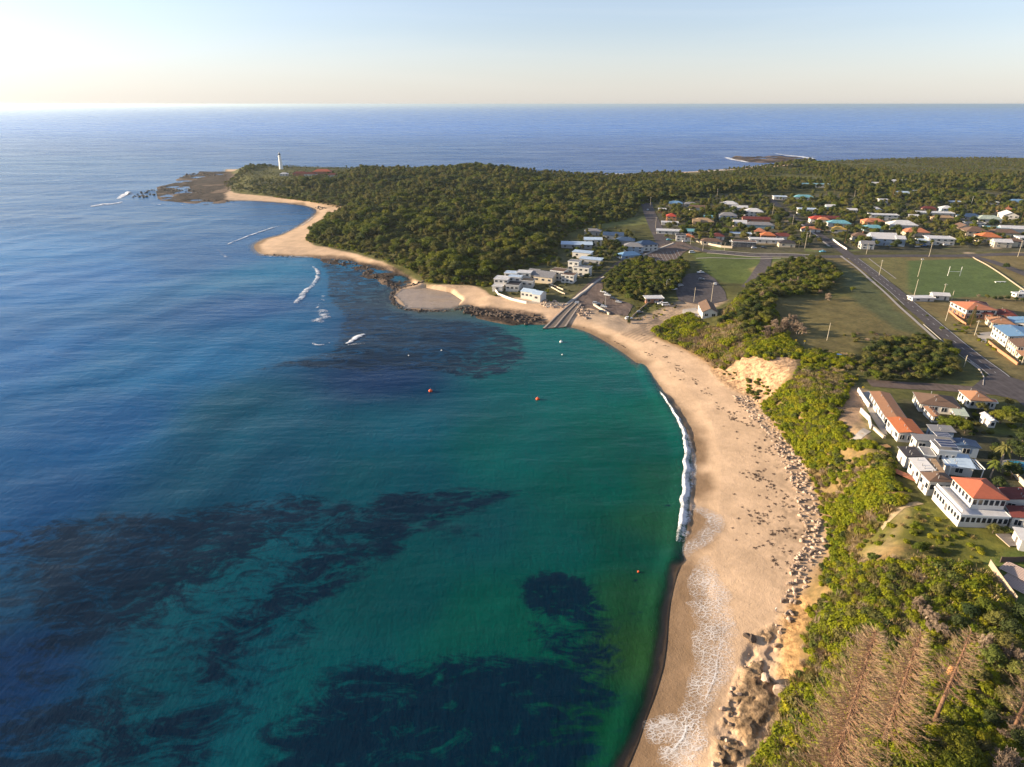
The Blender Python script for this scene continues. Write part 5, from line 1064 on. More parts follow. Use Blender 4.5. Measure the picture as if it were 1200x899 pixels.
# lighthouse station
lx, ly = -391., 1126.; lz = hz(lx, ly); lh = empty('lighthouse', (lx, ly, lz), 0, 'white tapered lighthouse tower with a lantern room on the headland', 'lighthouse')
WHT = plain('white_render', (.80, .79, .76), .6, .05, .3)
mb = MB(); mb.tube([(0,0,-1), (0,0,2), (0,0,19.5), (0,0,20.2)], [3.4, 3.2, 2.1, 2.1], 16); tw = mb.build('tower', WHT, lh)
for k in range(4): m = MB(); m.box(-.3, .3, -3.05+k*.26, -2.7+k*.26, 3+k*4, 4.4+k*4); m.build('window', GLASS, tw)
mb = MB(); mb.tube([(0,0,20.2), (0,0,20.5)], [3.3, 3.3], 16); mb.build('gallery', WHT, lh)
mb = MB(); mb.tube([(0,0,20.5), (0,0,22.6)], [1.9, 1.9], 12); mb.build('lantern_base', WHT, lh); mb = MB(); mb.tube([(0,0,22.6), (0,0,25.0)], [1.8, 1.8], 10); mb.build('lantern_glass', GLASS, lh)
mb = MB(); mb.tube([(0,0,25.0), (0,0,26.3), (0,0,27.4)], [2.1, .9, .1], 12); mb.build('dome', plain('dome_grey', (.5, .5, .48), .5), lh)
for px, py, L, W, H, wl_, rf, lb in ((333,203,12,7,3.5,'white','white','small white building at the foot of the lighthouse'), (352,202.5,22,10,4,'brick','maroon','keeper cottage with a red roof nearest the lighthouse'), (364,203,18,9,4,'white','maroon','middle keeper cottage with a red roof and white veranda'), (378,200,28,13,5,'brick','redtile','largest keeper cottage with a broad red hip roof on the headland'), (390,204,14,8,4,'white','maroon','rightmost keeper cottage at the forest edge')):
    house(px, py, L, W, H, wl_, rf, 'hip', lb, rot=.05, wins=3, keep=9)
# ================================================================ walls, fences, decks
def wall_line(name, pts, h, th, mat, label, cat, world=False, gap=0.0):
    L = pts if world else GPv(pts); o0 = Vector((*L[0], hz(*L[0]))); mb = MB()
    P = [L[0]]
    for a, b in zip(L[:-1], L[1:]):
        n = max(1, int(math.dist(a, b)/2.5)); P += [(a[0]+(b[0]-a[0])*i/n, a[1]+(b[1]-a[1])*i/n) for i in range(1, n+1)]
    r = empty(name, tuple(o0), 0, label, cat)
    for a, b in zip(P[:-1], P[1:]):
        d = Vector((b[0]-a[0], b[1]-a[1])).normalized(); n = Vector((-d.y, d.x))*th/2; za, zb = hz(*a), hz(*b)
        q = [(a[0]+n.x, a[1]+n.y, za), (a[0]-n.x, a[1]-n.y, za), (b[0]-n.x, b[1]-n.y, zb), (b[0]+n.x, b[1]+n.y, zb)]
        lo = [Vector(v)-o0+Vector((0, 0, gap if gap else -.8)) for v in q]; hi = [Vector(v)-o0+Vector((0, 0, h)) for v in q]
        mb.quad(hi); 
        for i in range(4): mb.quad([lo[i], lo[(i+1)%4], hi[(i+1)%4], hi[i]])
    mb.build('panel', mat, r)
    if gap or name == 'fence':
        for i, a in enumerate(P):
            if i % 2: continue
            m = MB(); p = Vector((*a, hz(*a)))-o0; m.box(p.x-.09, p.x+.09, p.y-.09, p.y+.09, p.z-.5, p.z+h+.12); m.build('post', mat, r)
    return r
TIM = plain('weathered_timber', (.40, .31, .22), .85, .25, 3); RETW = plain('cream_render', (.60, .50, .38), .8, .12, 1); BRW = plain('orange_block_wall', (.45, .22, .12), .85, .2, 2); WHW = plain('white_wall_render', (.72, .68, .62), .8, .1, 1)
wall_line('retaining_wall', [(799,279),(815,283),(830,287),(845,290),(858,291)], 1.6, .4, RETW, 'long curved cream wall in front of the brown roofed cottage', 'wall')
wall_line('garden_wall', [(578,338),(584,346),(600,352),(617,356)], 1.5, .5, WHW, 'curving white wall between the beach houses and the sand', 'wall')
wall_line('retaining_wall', [(617,356),(640,357),(660,357)], 1.0, .4, RETW, 'low concrete wall right of the curving white wall above the sand', 'wall')
wall_line('retaining_wall', [(696,358),(704,363),(714,369)], 1.2, 1.0, RETW, 'short pale wall beside the ramp car park', 'wall')
wall_line('retaining_wall', [(638,330),(650,336),(660,340)], .8, .4, RETW, 'pale garden wall in front of the modern houses, upper one', 'wall')
wall_line('retaining_wall', [(644,336),(655,342),(662,345)], .8, .4, RETW, 'pale garden wall in front of the modern houses, lower one', 'wall')
wall_line('fence', [(741,372),(752,362),(762,354)], 1.1, .25, TIM, 'timber rail beside the kiosk above the sandy track', 'fence')
wall_line('fence', [(1159,663),(1168,676),(1178,690),(1190,706)], 1.7, .12, TIM, 'long pale timber fence around the lawn at the right edge', 'fence')
wall_line('fence', [(1172,659),(1188,659),(1205,658)], 1.6, .12, plain('dark_timber', (.10, .07, .055), .85, .2, 3), 'dark timber fence between the striped deck lawn and the grass', 'fence')
wall_line('garden_wall', [(1005,459),(1012,470),(1018,478)], 1.8, .35, WHW, 'white wall beside the bare sandy yard', 'wall')
wall_line('garden_wall', [(1008,483),(1018,493),(1020,503)], 1.8, .35, WHW, 'stepped white wall in the middle of the sandy yard', 'wall')
wall_line('garden_wall', [(1021,500),(1028,507),(1036,514)], 1.0, .8, RETW, 'cream garden wall below the orange roofed house', 'wall')
wall_line('fence', [(915,392),(925,400),(936,411)], 1.1, .2, TIM, 'pale timber handrail of the stair down the sandy cliff, left one', 'fence'); wall_line('fence', [(909,396),(921,406),(931,413)], 1.1, .2, TIM, 'pale timber handrail of the stair down the sandy cliff, right one', 'fence')
wall_line('garden_wall', [(1158,402),(1170,412),(1180,419),(1192,428)], 1.3, .4, BRW, 'orange block wall stepping down beside the white balcony house', 'wall')
wall_line('garden_wall', [(1113,366),(1122,374),(1132,381)], 1.0, .4, BRW, 'orange block wall in front of the orange roofed brick house', 'wall')
wall_line('garden_wall', [(1183,551),(1192,562),(1204,575)], 1.6, .3, RETW, 'pale wall beside the swimming pool', 'wall')
wall_line('fence', [(975,281),(984,288),(992,293)], 1.5, .2, WHW, 'white corner fence below the street corner pine', 'fence')
patch('paved_yard', [(1143,391),(1162,389),(1168,396),(1155,402),(1150,401)], CONC, .15); patch('paved_yard', [(1018,458),(1026,474),(1037,500),(1040,510),(1034,508),(1022,490),(1008,462)], CONC, .1)
patch('path', [(1000,512),(1012,502),(1021,506),(1010,514),(996,524)], CONC, .12)
patch('path', [(1055,592),(1075,588),(1083,591),(1060,596),(1042,612),(1034,622),(1032,618),(1042,604)], plain('worn_sand_path', (.33,.25,.15), .95, .3, .8, obj=False), .1, step=1.2)
def deck(px, py, L, W, rz, mat, label, n, name='deck', gapf=.3, z=.35, cat='deck'):
    x, y, zz_ = GP(px, py); r = empty(name, (x, y, zz_+z), rz, label, cat); FARKEEP.append((x, y, max(L, W)*.5))
    for i in range(n):
        m = MB(); a = -W/2+W*i/n; m.box(-L/2, L/2, a, a+W/n*(1-gapf), 0, .1); m.build('board', mat, r)
    m = MB(); 
    for q in (-L/2+.3, L/2-.3): m.box(q-.08, q+.08, -W/2, W/2, -.35, -.005)
    m.build('bearer', TIM, r)
REDW = plain('red_decking', (.32, .12, .07), .8, .2, 3)
deck(1192,671,6,5,-1.0,plain('striped_slats', (.50,.38,.34), .8, .1, 3),'striped slatted platform on the lawn, upper one of two',8,gapf=.45); deck(1192,686,6,5,-1.0,MATS['striped_slats'],'striped slatted platform on the lawn, lower one of two',8,gapf=.45)
deck(1070,562,13,2.6,-.95,REDW,'narrow red timber deck along the white metal roofed house',10,gapf=.08); deck(1183,634,4,5,.0,plain('grey_boards', (.20,.18,.17), .8, .1, 3),'grey timber deck beside the white shed',8,gapf=.12)
deck(1037,524,3,2,.2,plain('orange_boards', (.42,.24,.10), .8, .2, 3),'small orange timber platform in the scrub',4,gapf=.1)
# pergola
x, y, z = GP(1125,553); pg = empty('pergola', (x, y, z), -.15, 'white slatted pergola behind the red tiled villa', 'pergola'); FARKEEP.append((x, y, 6))
for i in range(11): m = MB(); m.box(-4.6+i*.92, -4.35+i*.92, -3, 3, 3.0, 3.2); m.build('slat', WHT, pg)
for s in (-1, 1): m = MB(); m.box(-4.8, 4.8, s*2.8-.1, s*2.8+.1, 2.78, 2.995); m.build('beam', WHT, pg)
for sx in (-4.5, 4.5):
    for sy in (-2.8, 2.8): m = MB(); m.box(sx-.1, sx+.1, sy-.1, sy+.1, -.5, 2.775); m.build('post', WHT, pg)
m = MB(); m.quad([(-5,3.0,3.3),(-1,3.0,3.3),(-1,5.6,4.2),(-5,5.6,4.2)]); m.quad([(-5,3.0,3.2),(-5,5.6,4.1),(-1,5.6,4.1),(-1,3.0,3.2)]); m.build('shade_sail', WHT, pg)
# pool
x, y, z = GP(1192,547); sp_ = empty('swimming_pool', (x, y, z+.2), .2, 'oval blue swimming pool in the shaded garden at the right edge', 'swimming pool'); FARKEEP.append((x, y, 6))
el = [(math.cos(i*math.pi/12)*4.6, math.sin(i*math.pi/12)*3.2) for i in range(24)]
m = MB(); n_ = 24
for i in range(24):
    a, b = el[i], el[(i+1) % 24]; m.quad([(a[0], a[1], .12), (b[0], b[1], .12), (b[0]*1.16, b[1]*1.22, .12), (a[0]*1.16, a[1]*1.22, .12)][::-1]); m.quad([(a[0]*1.16, a[1]*1.22, -.6), (b[0]*1.16, b[1]*1.22, -.6), (b[0]*1.16, b[1]*1.22, .12), (a[0]*1.16, a[1]*1.22, .12)])
m.build('coping', CONC, sp_); m = MB(); m.quad([(p[0], p[1], .02) for p in el]); tp = NT('pool_water'); tp.set(**{'Base Color': (.05, .28, .45, 1), 'Roughness': .06}); m.build('pool_water', tp.m, sp_)
# ================================================================ POLES, LAMPS, POSTS
POLEM = plain('grey_timber_pole', (.46, .40, .30), .85, .2, 2); METAL = plain('galvanised_steel', (.50, .50, .48), .45, .1, 2, .6)
def pole(px, py, h, label, arm='cross', r=.17, group=None, cat='utility pole', name='utility_pole', rz=0.0):
    x, y, z = GP(px, py); e = empty(name, (x, y, z), rz, label, cat, group)
    m = MB(); m.tube([(0,0,-.6), (0,0,h)], [r, r*.72], 8); m.build('post', POLEM if arm != 'lamp' else METAL, e)
    if arm == 'cross':
        m = MB(); m.box(-1.1, 1.1, -r*.75-.11, -r*.75, h-.9, h-.75); c = m.build('crossarm', POLEM, e)
        for q in (-.95, -.4, .4, .95): i = MB(); i.tube([(q, -r*.75-.055, h-.747), (q, -r*.75-.055, h-.5)], [.06, .05], 6); i.build('insulator', WHT, c)
    if arm == 'lamp':
        m = MB(); m.tube([(0,0,h-.1), (.5,0,h+.25), (1.6,0,h+.35)], [.07, .06, .05], 6); a = m.build('arm', METAL, e); m = MB(); m.box(1.55, 2.2, -.14, .14, h+.28, h+.42); m.build('lamp_head', WHT, a)
    if arm == 'flood':
        m = MB(); m.box(-.9, .9, -.1, .1, h+.004, h+.14); c = m.build('bracket', METAL, e)
        for q in (-.65, .05, .75): i = MB(); i.box(q-.22, q+.22, -.34, .2, h+.145, h+.5); i.build('floodlight', WHT, c)
    return e
for a in [(1070,351,12.5,'tallest bare timber pole at the left corner of the playing field nearest the road','none'), (1075.5,324.5,12,'thin floodlight pole standing behind the tallest pole inside the field','flood'), (1088.5,301,11.5,'timber pole across the road in front of the white modern house','cross'), (1030,323,11,'timber pole on the dry verge left of the playing field','cross'),
          (969,399,9,'white pole alone in the grass park above the cliff','none'), (1108,376,8,'timber pole in front of the orange roofed brick house','none'), (1142,393,8,'timber pole left of the white balcony house','cross'), (1129.5,430,5.5,'short stout pole beside the junction and the copse','none'),
          (833,356,13.5,'tall timber pole behind the club house','cross'), (813,354,9.5,'timber pole left of the club house gable','none'), (943,291,13,'timber pole on the near side of the street corner','cross'), (947,287,13,'timber pole at the street corner beside the palms','cross'),
          (809,286.5,9,'timber pole in front of the orange pyramid roofed house','cross'), (823.5,294,7,'short pole at the verge left of the green lawn','none'), (848.6,294,7,'short pole at the verge in the middle of the green lawn','none'), (928,266,12,'timber pole halfway up the street to the woodland','cross'), (905,252,12,'timber pole near the top of the street to the woodland','cross'),
          (1192.5,301,12.5,'timber pole at the right edge in front of the white two storey house','cross'), (1197,427,8,'timber pole by the orange block wall at the right edge','cross'), (768,268,11,'timber pole beside the wide shaded road','cross'), (762,242,11,'timber pole far up the wide shaded road','cross'), (840,232,12,'thin pole against the woodland behind the white pyramid roof','none'),
          (1104,349,9,'timber pole just right of the small club shed','cross'), (1115,352,6,'short flag pole right of the club shed','none'), (1015,298,9,'thin pole on the road verge below the brown roofed white cottage','none'), (1000,236,13,'tall thin pole among the dark trees of the town centre','none')]:
    pole(*a)
for a in [(1137.5,242,11,'leaning street lamp pole above the navy roofed house'), (709,363,9,'tall lamp post in the middle of the ramp car park'), (780.5,341,7.5,'street lamp against the dark side of the mound'), (1192,350,7,'field lamp beside the dark bushes at the right edge')]: pole(a[0], a[1], a[2], a[3], 'lamp', .12, cat='street lamp', name='street_lamp')
# rugby goal posts
x, y, z = GP(1117.5,323.5); gp = empty('goal_posts', (x, y, z), -.12, 'white H shaped rugby goal posts on the green playing field', 'goal posts')
for s in (-1, 1): m = MB(); m.tube([(s*3.9,0,-.3), (s*3.9,0,6.6)], [.16, .12], 8); m.build('post', WHT, gp)
m = MB(); m.box(-3.75, 3.75, -.08, .08, 3.0, 3.18); m.build('crossbar', WHT, gp)
x, y, z = GP(1172,331); gs = empty('team_bench', (x, y, z), 0, 'white bench at the right side of the playing field', 'bench'); m = MB(); m.box(-3.6,3.6,-.5,.5,.45,.6); m.build('seat', WHT, gs)
for q in (-3,0,3): m = MB(); m.box(q-.1,q+.1,-.4,.4,-.1,.445); m.build('leg', WHT, gs)
for px, py, lb in ((1010,460,'round yellow sign at the dead end of the street'), (932,404,'small yellow sign beside the cliff stair'), (942,405,'second small yellow sign on the park edge right of the cliff stair')):
    x, y, z = GP(px, py); e = empty('road_sign', (x, y, z), -.2, lb, 'sign'); m = MB(); m.tube([(0,0,-.3),(0,0,2.2)], .05, 6); m.build('post', METAL, e); m = MB(); m.tube([(0,-.06,2.3),(0,-.1,2.3)], [.48,.48], 16); m.build('sign_plate', plain('yellow_sign', (.75,.5,.05), .5), e)
x, y, z = GP(676,357); e = empty('notice_board', (x, y, z), .1, 'white notice board at the head of the boat ramp', 'sign')
for q in (-1,1): m = MB(); m.tube([(q,0,-.3),(q,0,2.3)], .07, 6); m.build('post', METAL, e)
m = MB(); m.box(-1.3,1.3,-.12,-.075,.9,2.4); m.build('board', WHT, e)
# ================================================================ CARS
CARC = {'white': (.78,.78,.78), 'silver': (.42,.43,.45), 'black': (.02,.02,.024), 'blue': (.04,.14,.38), 'red': (.45,.03,.03), 'grey': (.16,.17,.18), 'aqua': (.16,.52,.66)}
def carpaint(k):
    if 'car_'+k in MATS: return MATS['car_'+k]
    t = NT('car_'+k); t.set(**{'Base Color': CARC[k]+(1,), 'Roughness': .3, 'Coat Weight': .6, 'Metallic': .1}); MATS['car_'+k] = t.m; return t.m
TYRE = plain('tyre_rubber', (.02,.02,.02), .9, .1); RIMM = plain('alloy_rim', (.5,.5,.5), .35, .05, 2, .8); LIT = plain('lamp_lens', (.75,.72,.65), .2, .03)
def car_meshes(kind):
    """side profile extruded across, narrowed at the roof"""
    if kind == 'hatch': low = [(-2.0,.35),(-2.05,.75),(-1.9,.95),(-1.2,1.0),(1.1,.95),(1.95,.82),(2.1,.6),(2.1,.35)]; cab = [(-1.95,.95),(-1.65,1.45),(.1,1.48),(1.05,.95)]
    elif kind == 'suv': low = [(-2.3,.42),(-2.32,.9),(-2.25,1.1),(-1.3,1.12),(1.2,1.08),(2.15,.98),(2.35,.7),(2.35,.42)]; cab = [(-2.22,1.08),(-2.0,1.74),(.2,1.78),(1.1,1.06)]
    elif kind == 'ute': low = [(-2.6,.45),(-2.6,1.0),(-.7,1.05),(1.3,1.05),(2.3,.95),(2.5,.7),(2.5,.45)]; cab = [(-.75,1.02),(-.6,1.7),(.7,1.72),(1.45,1.03)]
    else: low = [(-2.5,.4),(-2.5,1.2),(1.6,1.2),(2.3,1.05),(2.45,.7),(2.45,.4)]; cab = [(-2.48,1.18),(-2.4,2.05),(1.0,2.1),(1.9,1.16)]
    b = MB(); hw = .88
    def ext(pts, w0, w1, z0, z1):
        n = len(b.v); wf = lambda z: w0+(w1-w0)*(z-z0)/(z1-z0+1e-6)
        for s in (-1, 1):
            for x, z in pts: b.v.append((x, s*wf(z), z))
        k = len(pts); b.f.append(tuple(n+i for i in range(k))); b.mi.append(0); b.f.append(tuple(n+k+i for i in reversed(range(k)))); b.mi.append(0)
        for i in range(k): j = (i+1) % k; b.f.append((n+i, n+k+i, n+k+j, n+j)); b.mi.append(0)
    ext(low, hw, hw*.97, .35, 1.1); zt = max(p[1] for p in cab); zb = min(p[1] for p in cab); ext(cab, hw*.95, hw*.74, zb, zt)
    g = MB(); wf = lambda z, e=.012: hw*.95+(hw*.74-hw*.95)*(z-zb)/(zt-zb)+e
    x0, x1, x2, x3 = cab[0][0], cab[1][0], cab[2][0], cab[3][0]; z0, z1 = zb+.1, zt-.1; li = lambda a, c, z: a+(c-a)*(z-zb)/(zt-zb)
    for s in (-1, 1):
        g.quad([(li(x0,x1,z0)+.15, s*wf(z0), z0), (li(x3,x2,z0)-.15, s*wf(z0), z0), (li(x3,x2,z1)-.1, s*wf(z1), z1), (li(x0,x1,z1)+.1, s*wf(z1), z1)][::-s])
    g.quad([(li(x3,x2,z0)+.012, -wf(z0)+.12, z0), (li(x3,x2,z0)+.012, wf(z0)-.12, z0), (li(x3,x2,z1)+.012, wf(z1)-.12, z1), (li(x3,x2,z1)+.012, -wf(z1)+.12, z1)])
    g.quad([(li(x0,x1,z0)-.012, wf(z0)-.12, z0), (li(x0,x1,z0)-.012, -wf(z0)+.12, z0), (li(x0,x1,z1)-.012, -wf(z1)+.12, z1), (li(x0,x1,z1)-.012, wf(z1)-.12, z1)])
    return b, g, low
CARCACHE = {}
def car(px, py, kind, colr, rz, label, group=None, h=0.0):
    x, y, z = GP(px, py, .6); e = empty('parked_car', (x, y, z+.17+h), rz, label, {'hatch': 'car', 'suv': 'car', 'ute': 'utility truck', 'van': 'van'}[kind], group)
    if kind not in CARCACHE:
        b, g, low = car_meshes(kind); w = MB(); w.tube([(0,-.11,0),(0,.11,0)], .33, 12); rm = MB(); rm.tube([(0,-.12,0),(0,.12,0)], .19, 10); hl = MB(); hl.box(-.03,.05,-.17,.17,-.07,.07)
        CARCACHE[kind] = (b, g.mesh('windows', GLASS), low, w.mesh('wheel', TYRE), rm.mesh('rim', RIMM), hl.mesh('headlight', LIT))
    b, g, low, w, rm, hl = CARCACHE[kind]
    key = (kind, colr)
    if key not in CARCACHE: CARCACHE[key] = b.mesh('body', carpaint(colr))
    link('body', CARCACHE[key], e); link('windows', g, e)
    xl = low[-1][0]
    for sx in (-.62, .62):
        for sy in (-.83, .83): q = link('wheel', w, e, (xl*sx, sy, .33)); link('rim', rm, q)
    for sy in (-.6, .6): link('headlight', hl, e, (xl, sy, .68))
A5 = -.5
for a in [(707,342,'hatch','white',A5,'white hatchback at the head of the first row of the ramp car park'), (712,346,'suv','white',A5,'second white car in the first row of the ramp car park'), (719,350.5,'suv','black',A5,'black car beside the mound in the ramp car park'), (725,354,'hatch','silver',A5,'silver car at the end of the row beside the mound'),
          (698.5,356,'suv','silver',A5+.2,'silver car leftmost of the row nearest the ramp'), (703,357.5,'hatch','black',A5+.2,'black hatchback in the row nearest the ramp'), (707.5,359.5,'hatch','white',A5+.2,'white hatchback rightmost of the row nearest the ramp'), (706,366,'suv','black',A5,'dark car parked behind the short pale wall'),
          (737,373.5,'suv','white',.3,'white car parked on the sandy track beside the timber rail'), (771,354.5,'hatch','silver',.1,'silver car parked against the brown kiosk'), (775.5,356,'ute','white',.1,'white utility truck in the middle of the kiosk row'), (780.5,357.5,'van','white',.1,'white van at the right end of the kiosk row'),
          (790,339,'hatch','white',.5,'white car in the shade below the street lamp'), (797,335,'suv','silver',.5,'silver car higher up in the shaded car park'), (821,319.5,'ute','white',.05,'pale utility truck at the top of the shaded car park'), (822,327.5,'hatch','grey',.0,'grey car below the pale truck in the shaded car park'), (838,333,'hatch','white',1.4,'white car beside the tall pole behind the club house'),
          (811,296,'van','white',.1,'white van on the grass corner beside the main street'), (784,281,'hatch','aqua',.1,'pale blue car parked in front of the long low white building'), (964,295,'ute','aqua',.15,'light blue truck on the street corner'), (895,290.5,'suv','black',.0,'black car parked in front of the long white shopfront'), (883.5,290.5,'hatch','white',.0,'white car parked in front of the dark timber house'),
          (1075,289,'suv','white',.3,'white car parked beside the white modern house'), (1082,288,'van','blue',.0,'blue van beside the white modern house garage'), (1108,287,'hatch','white',0,'white car in front of the white modern house'), (856,283,'hatch','white',1.3,'white car parked in the narrow lane'), (913,257,'hatch','white',1.3,'white car at the kerb beside the garden tree'),
          (930,268,'suv','white',1.35,'white car parked halfway along the street to the woodland'), (1150,262,'hatch','white',.2,'white car between the brown unit roofs'), (1122,260,'suv','silver',.2,'silver car beside the navy roof'), (985,418,'hatch','blue',-.5,'blue car parked at the cliff edge beside the copse'), (1199,343,'suv','white',0,'white car at the right end of the playing field'),
          (750,366,'hatch','grey',.2,'grey car above the white car near the timber rail'), (759,246,'hatch','white',1.4,'white car driving up the wide shaded road'), (802,283,'hatch','white',.2,'white car beside the orange pyramid roofed house')]: car(*a)
# ================================================================ BUOYS, PERSON
ORB = plain('orange_buoy', (.75, .10, .03), .5, .05); WHB = plain('white_buoy', (.75,.74,.7), .5, .05)
for px, py, m_, lb, rr in ((504.5,458.5,ORB,'orange red mooring buoy in the middle of the bay',.95), (630,468,ORB,'orange red mooring buoy nearer the beach',.9), (657.5,401,WHB,'white mooring buoy off the boat ramp',.9), (659,416,WHB,'small white float below the buoy off the ramp',.45), (748,670.5,ORB,'tiny orange float near the breaking wave',.35), (517.5,411,WHB,'pale float over the dark reef right of the foam',.45), (479,417,WHB,'small pale float over the reef below the breaking foam',.4), (763,741,WHB,'thin white float in the murky shallows',.35)):
    x, y = unp(px, py); e = empty('buoy', (x, y, .15), 0, lb, 'buoy', s=rr); m = MB(); N = 10
    m.tube([(0,0,-.6),(0,0,-.3),(0,0,.2),(0,0,.6),(0,0,.85)], [.5,.85,1,.7,.2], N); m.build('float', m_, e, smooth=True); m = MB(); m.tube([(0,0,.83),(0,0,1.5)], [.1,.08], 6); m.build('mast', METAL, e); 
def person(px, py, rz, label, shirt, trousers):
    x, y, z = GP(px, py); me = bpy.data.meshes.new('person')
    V = [(0,0,.95),(0,0,1.2),(0,0,1.42),(0,0,1.52),(0,.02,1.66),(.1,0,.9),(.11,.04,.5),(.12,-.02,.08),(.13,.14,.03),(-.1,0,.9),(-.12,-.06,.5),(-.12,-.16,.08),(-.13,-.02,.03),(.2,0,1.4),(.27,.03,1.12),(.26,.14,.88),(-.2,0,1.4),(-.27,0,1.12),(-.27,.1,.87)]
    E = [(0,1),(1,2),(2,3),(3,4),(0,5),(5,6),(6,7),(7,8),(0,9),(9,10),(10,11),(11,12),(2,13),(13,14),(14,15),(2,16),(16,17),(17,18)]
    Rr = [.15,.15,.15,.06,.11,.1,.07,.05,.045,.1,.07,.05,.045,.065,.045,.035,.065,.045,.035]
    me.from_pydata(V, E, []); o = link('person', me, None, (x, y, z)); o.rotation_euler = (0, 0, rz)
    md = o.modifiers.new('skin', 'SKIN'); 
    for i, r in enumerate(Rr): me.skin_vertices[0].data[i].radius = (r, r*.8)
    me.skin_vertices[0].data[0].use_root = True; sb = o.modifiers.new('sub', 'SUBSURF'); sb.levels = 1; sb.render_levels = 1
    t = NT('clothing'); g = t.coord(True); s = t.new('ShaderNodeSeparateXYZ'); t.l.new(g, s.inputs[0]); c = t.ramp(t.math('DIVIDE', s.outputs[2], 1.8), [(0, (.35,.2,.13)), (.12, trousers), (.53, shirt), (.80, shirt), (.83, (.45,.28,.2)), (.93, (.08,.05,.03))])
    t.n[-1]; 
    for n_ in t.n:
        if n_.type == 'VALTORGB': n_.color_ramp.interpolation = 'CONSTANT'
    t.set(**{'Base Color': c, 'Roughness': .8}); me.materials.append(t.m); tag(o, label, 'person')
def add_skin(): pass
try: person(909,717,.5,'person in a white shirt walking on the rocks at the foot of the bluff',(.75,.75,.72),(.1,.12,.2))
except Exception as ex: print('person', ex)
# ================================================================ ROCKS
ROCKM = NT('boulder_stone'); o_ = ROCKM.new('ShaderNodeObjectInfo'); c = ROCKM.ramp(o_.outputs['Random'], [(0, (.28,.20,.14)), (.35, (.42,.31,.23)), (.7, (.50,.38,.29)), (1, (.20,.145,.11))]); n = ROCKM.noise(ROCKM.coord(True), 2, 5, .7)
ROCKM.set(**{'Base Color': ROCKM.mix(1.0, c, ROCKM.ramp(n, [(.3, (.6,.6,.6)), (.7, (1.25,1.25,1.25))]), 'MULTIPLY'), 'Roughness': .92, 'Normal': ROCKM.bump(n, .7, .2)}); ROCKM = ROCKM.m
ROCKD = plain('dark_reef_rock', (.085, .062, .048), .85, .45, 1.5, bumpd=.1)
def rock_mesh(seed, mat):
    rnd = random.Random(seed); bm = bmesh.new(); bmesh.ops.create_icosphere(bm, subdivisions=2, radius=.5)
    for _ in range(7):
        n_ = Vector((rnd.gauss(0,1), rnd.gauss(0,1), rnd.gauss(0,1))).normalized(); d = rnd.uniform(.25, .4)
        for v in bm.verts:
            k = v.co.dot(n_)-d
            if k > 0: v.co -= n_*k
    for v in bm.verts: v.co.x *= 1.35; v.co.y *= 1.0; v.co.z *= .85
    me = bpy.data.meshes.new('boulder'); bm.to_mesh(me); bm.free(); me.materials.append(mat); return me
RK = [rock_mesh(i, ROCKM) for i in range(6)]; RD = [rock_mesh(i+20, ROCKD) for i in range(4)]
for i in range(6): SPEC['rk%d' % i] = (None, RK[i], 'boulder')
for i in range(4): SPEC['rd%d' % i] = (None, RD[i], 'boulder')
rocks = []
def rockzone(P, sp, lo, hi, key, lift, prob=1.0):
    P = GPv(P) if not isinstance(P[0][0], float) or True else P
    X, Y = scatter(P, sp)
    for x, y in zip(X, Y):
        if random.random() < prob: rocks.append((x, y, key+str(random.randrange(6 if key == 'rk' else 4)), random.uniform(lo, hi)*random.choice([1, 1, 1.3]), random.uniform(0, 6.28), lift))
rockzone([(858,463),(880,462),(898,478),(920,504),(940,536),(953,572),(962,612),(966,640),(950,668),(934,680),(922,676),(934,650),(940,620),(934,590),(925,560),(910,530),(893,502),(872,482)], 1.35, .55, 1.25, 'rk', 'wall', .85)
rockzone([(926,680),(945,668),(948,690),(930,712),(915,705)], 1.6, .7, 1.6, 'rk', 'wall', .7)
rockzone([(632,351),(664,354),(660,361),(645,361),(632,357)], 1.9, 1.0, 1.8, 'rk', 'ramp'); rockzone([(674,358),(682,359),(694,368),(688,374),(676,368)], 1.8, 1.0, 2.0, 'rk', 'ramp')
rockzone([(908,735),(925,712),(932,722),(920,740),(910,760)], 1.5, .5, 1.3, 'rk', 'wall', .6)
rockzone([(840,835),(865,780),(880,755),(886,760),(872,800),(860,850),(845,899),(835,899)], 1.7, .4, 1.2, 'rk', 'ledge', .5)
rocks = [r for r in rocks]
def ringline(px, w, sp, lo, hi):
    L = smooth_line(unpv(px), 6)
    for a, b in zip(L[:-1], L[1:]):
        for _ in range(max(1, int(math.dist(a, b)*w/sp/sp))):
            t_ = random.random(); x = a[0]+(b[0]-a[0])*t_+random.uniform(-w, w)/2; y = a[1]+(b[1]-a[1])*t_+random.uniform(-w, w)/2; rocks.append((x, y, 'rd%d' % random.randrange(4), random.uniform(lo, hi), random.uniform(0, 6.28), 'pool'))
ringline([(482,335),(468,338),(460,345),(461,354),(470,361),(485,364),(505,365),(525,364),(545,361),(556,364)], 3.4, 1.3, 1.0, 2.1)
ringline([(545,362),(565,367),(590,371),(610,374),(628,377)], 13, 2.1, 1.2, 3.0)
ringline([(455,330),(462,338),(480,336),(500,334)], 5, 1.7, 1.0, 2.4); ringline([(395,306),(420,314),(440,322),(460,332)], 14, 3.2, 1.0, 2.6)
ringline([(370,243),(380,246)], 8, 3, 1.2, 3); ringline([(310,299),(330,300),(345,301)], 5, 2.6, 1.0, 2.4)
ringline([(160,232),(180,226),(205,222),(230,228)], 40, 9, 1.5, 4.5); ringline([(215,208),(235,204),(255,208)], 30, 8, 1.5, 4.5); ringline([(230,236),(260,236),(280,236)], 12, 5, 1.2, 3.4)
ringline([(380,320),(405,330),(440,340)], 22, 6, .8, 2.0)
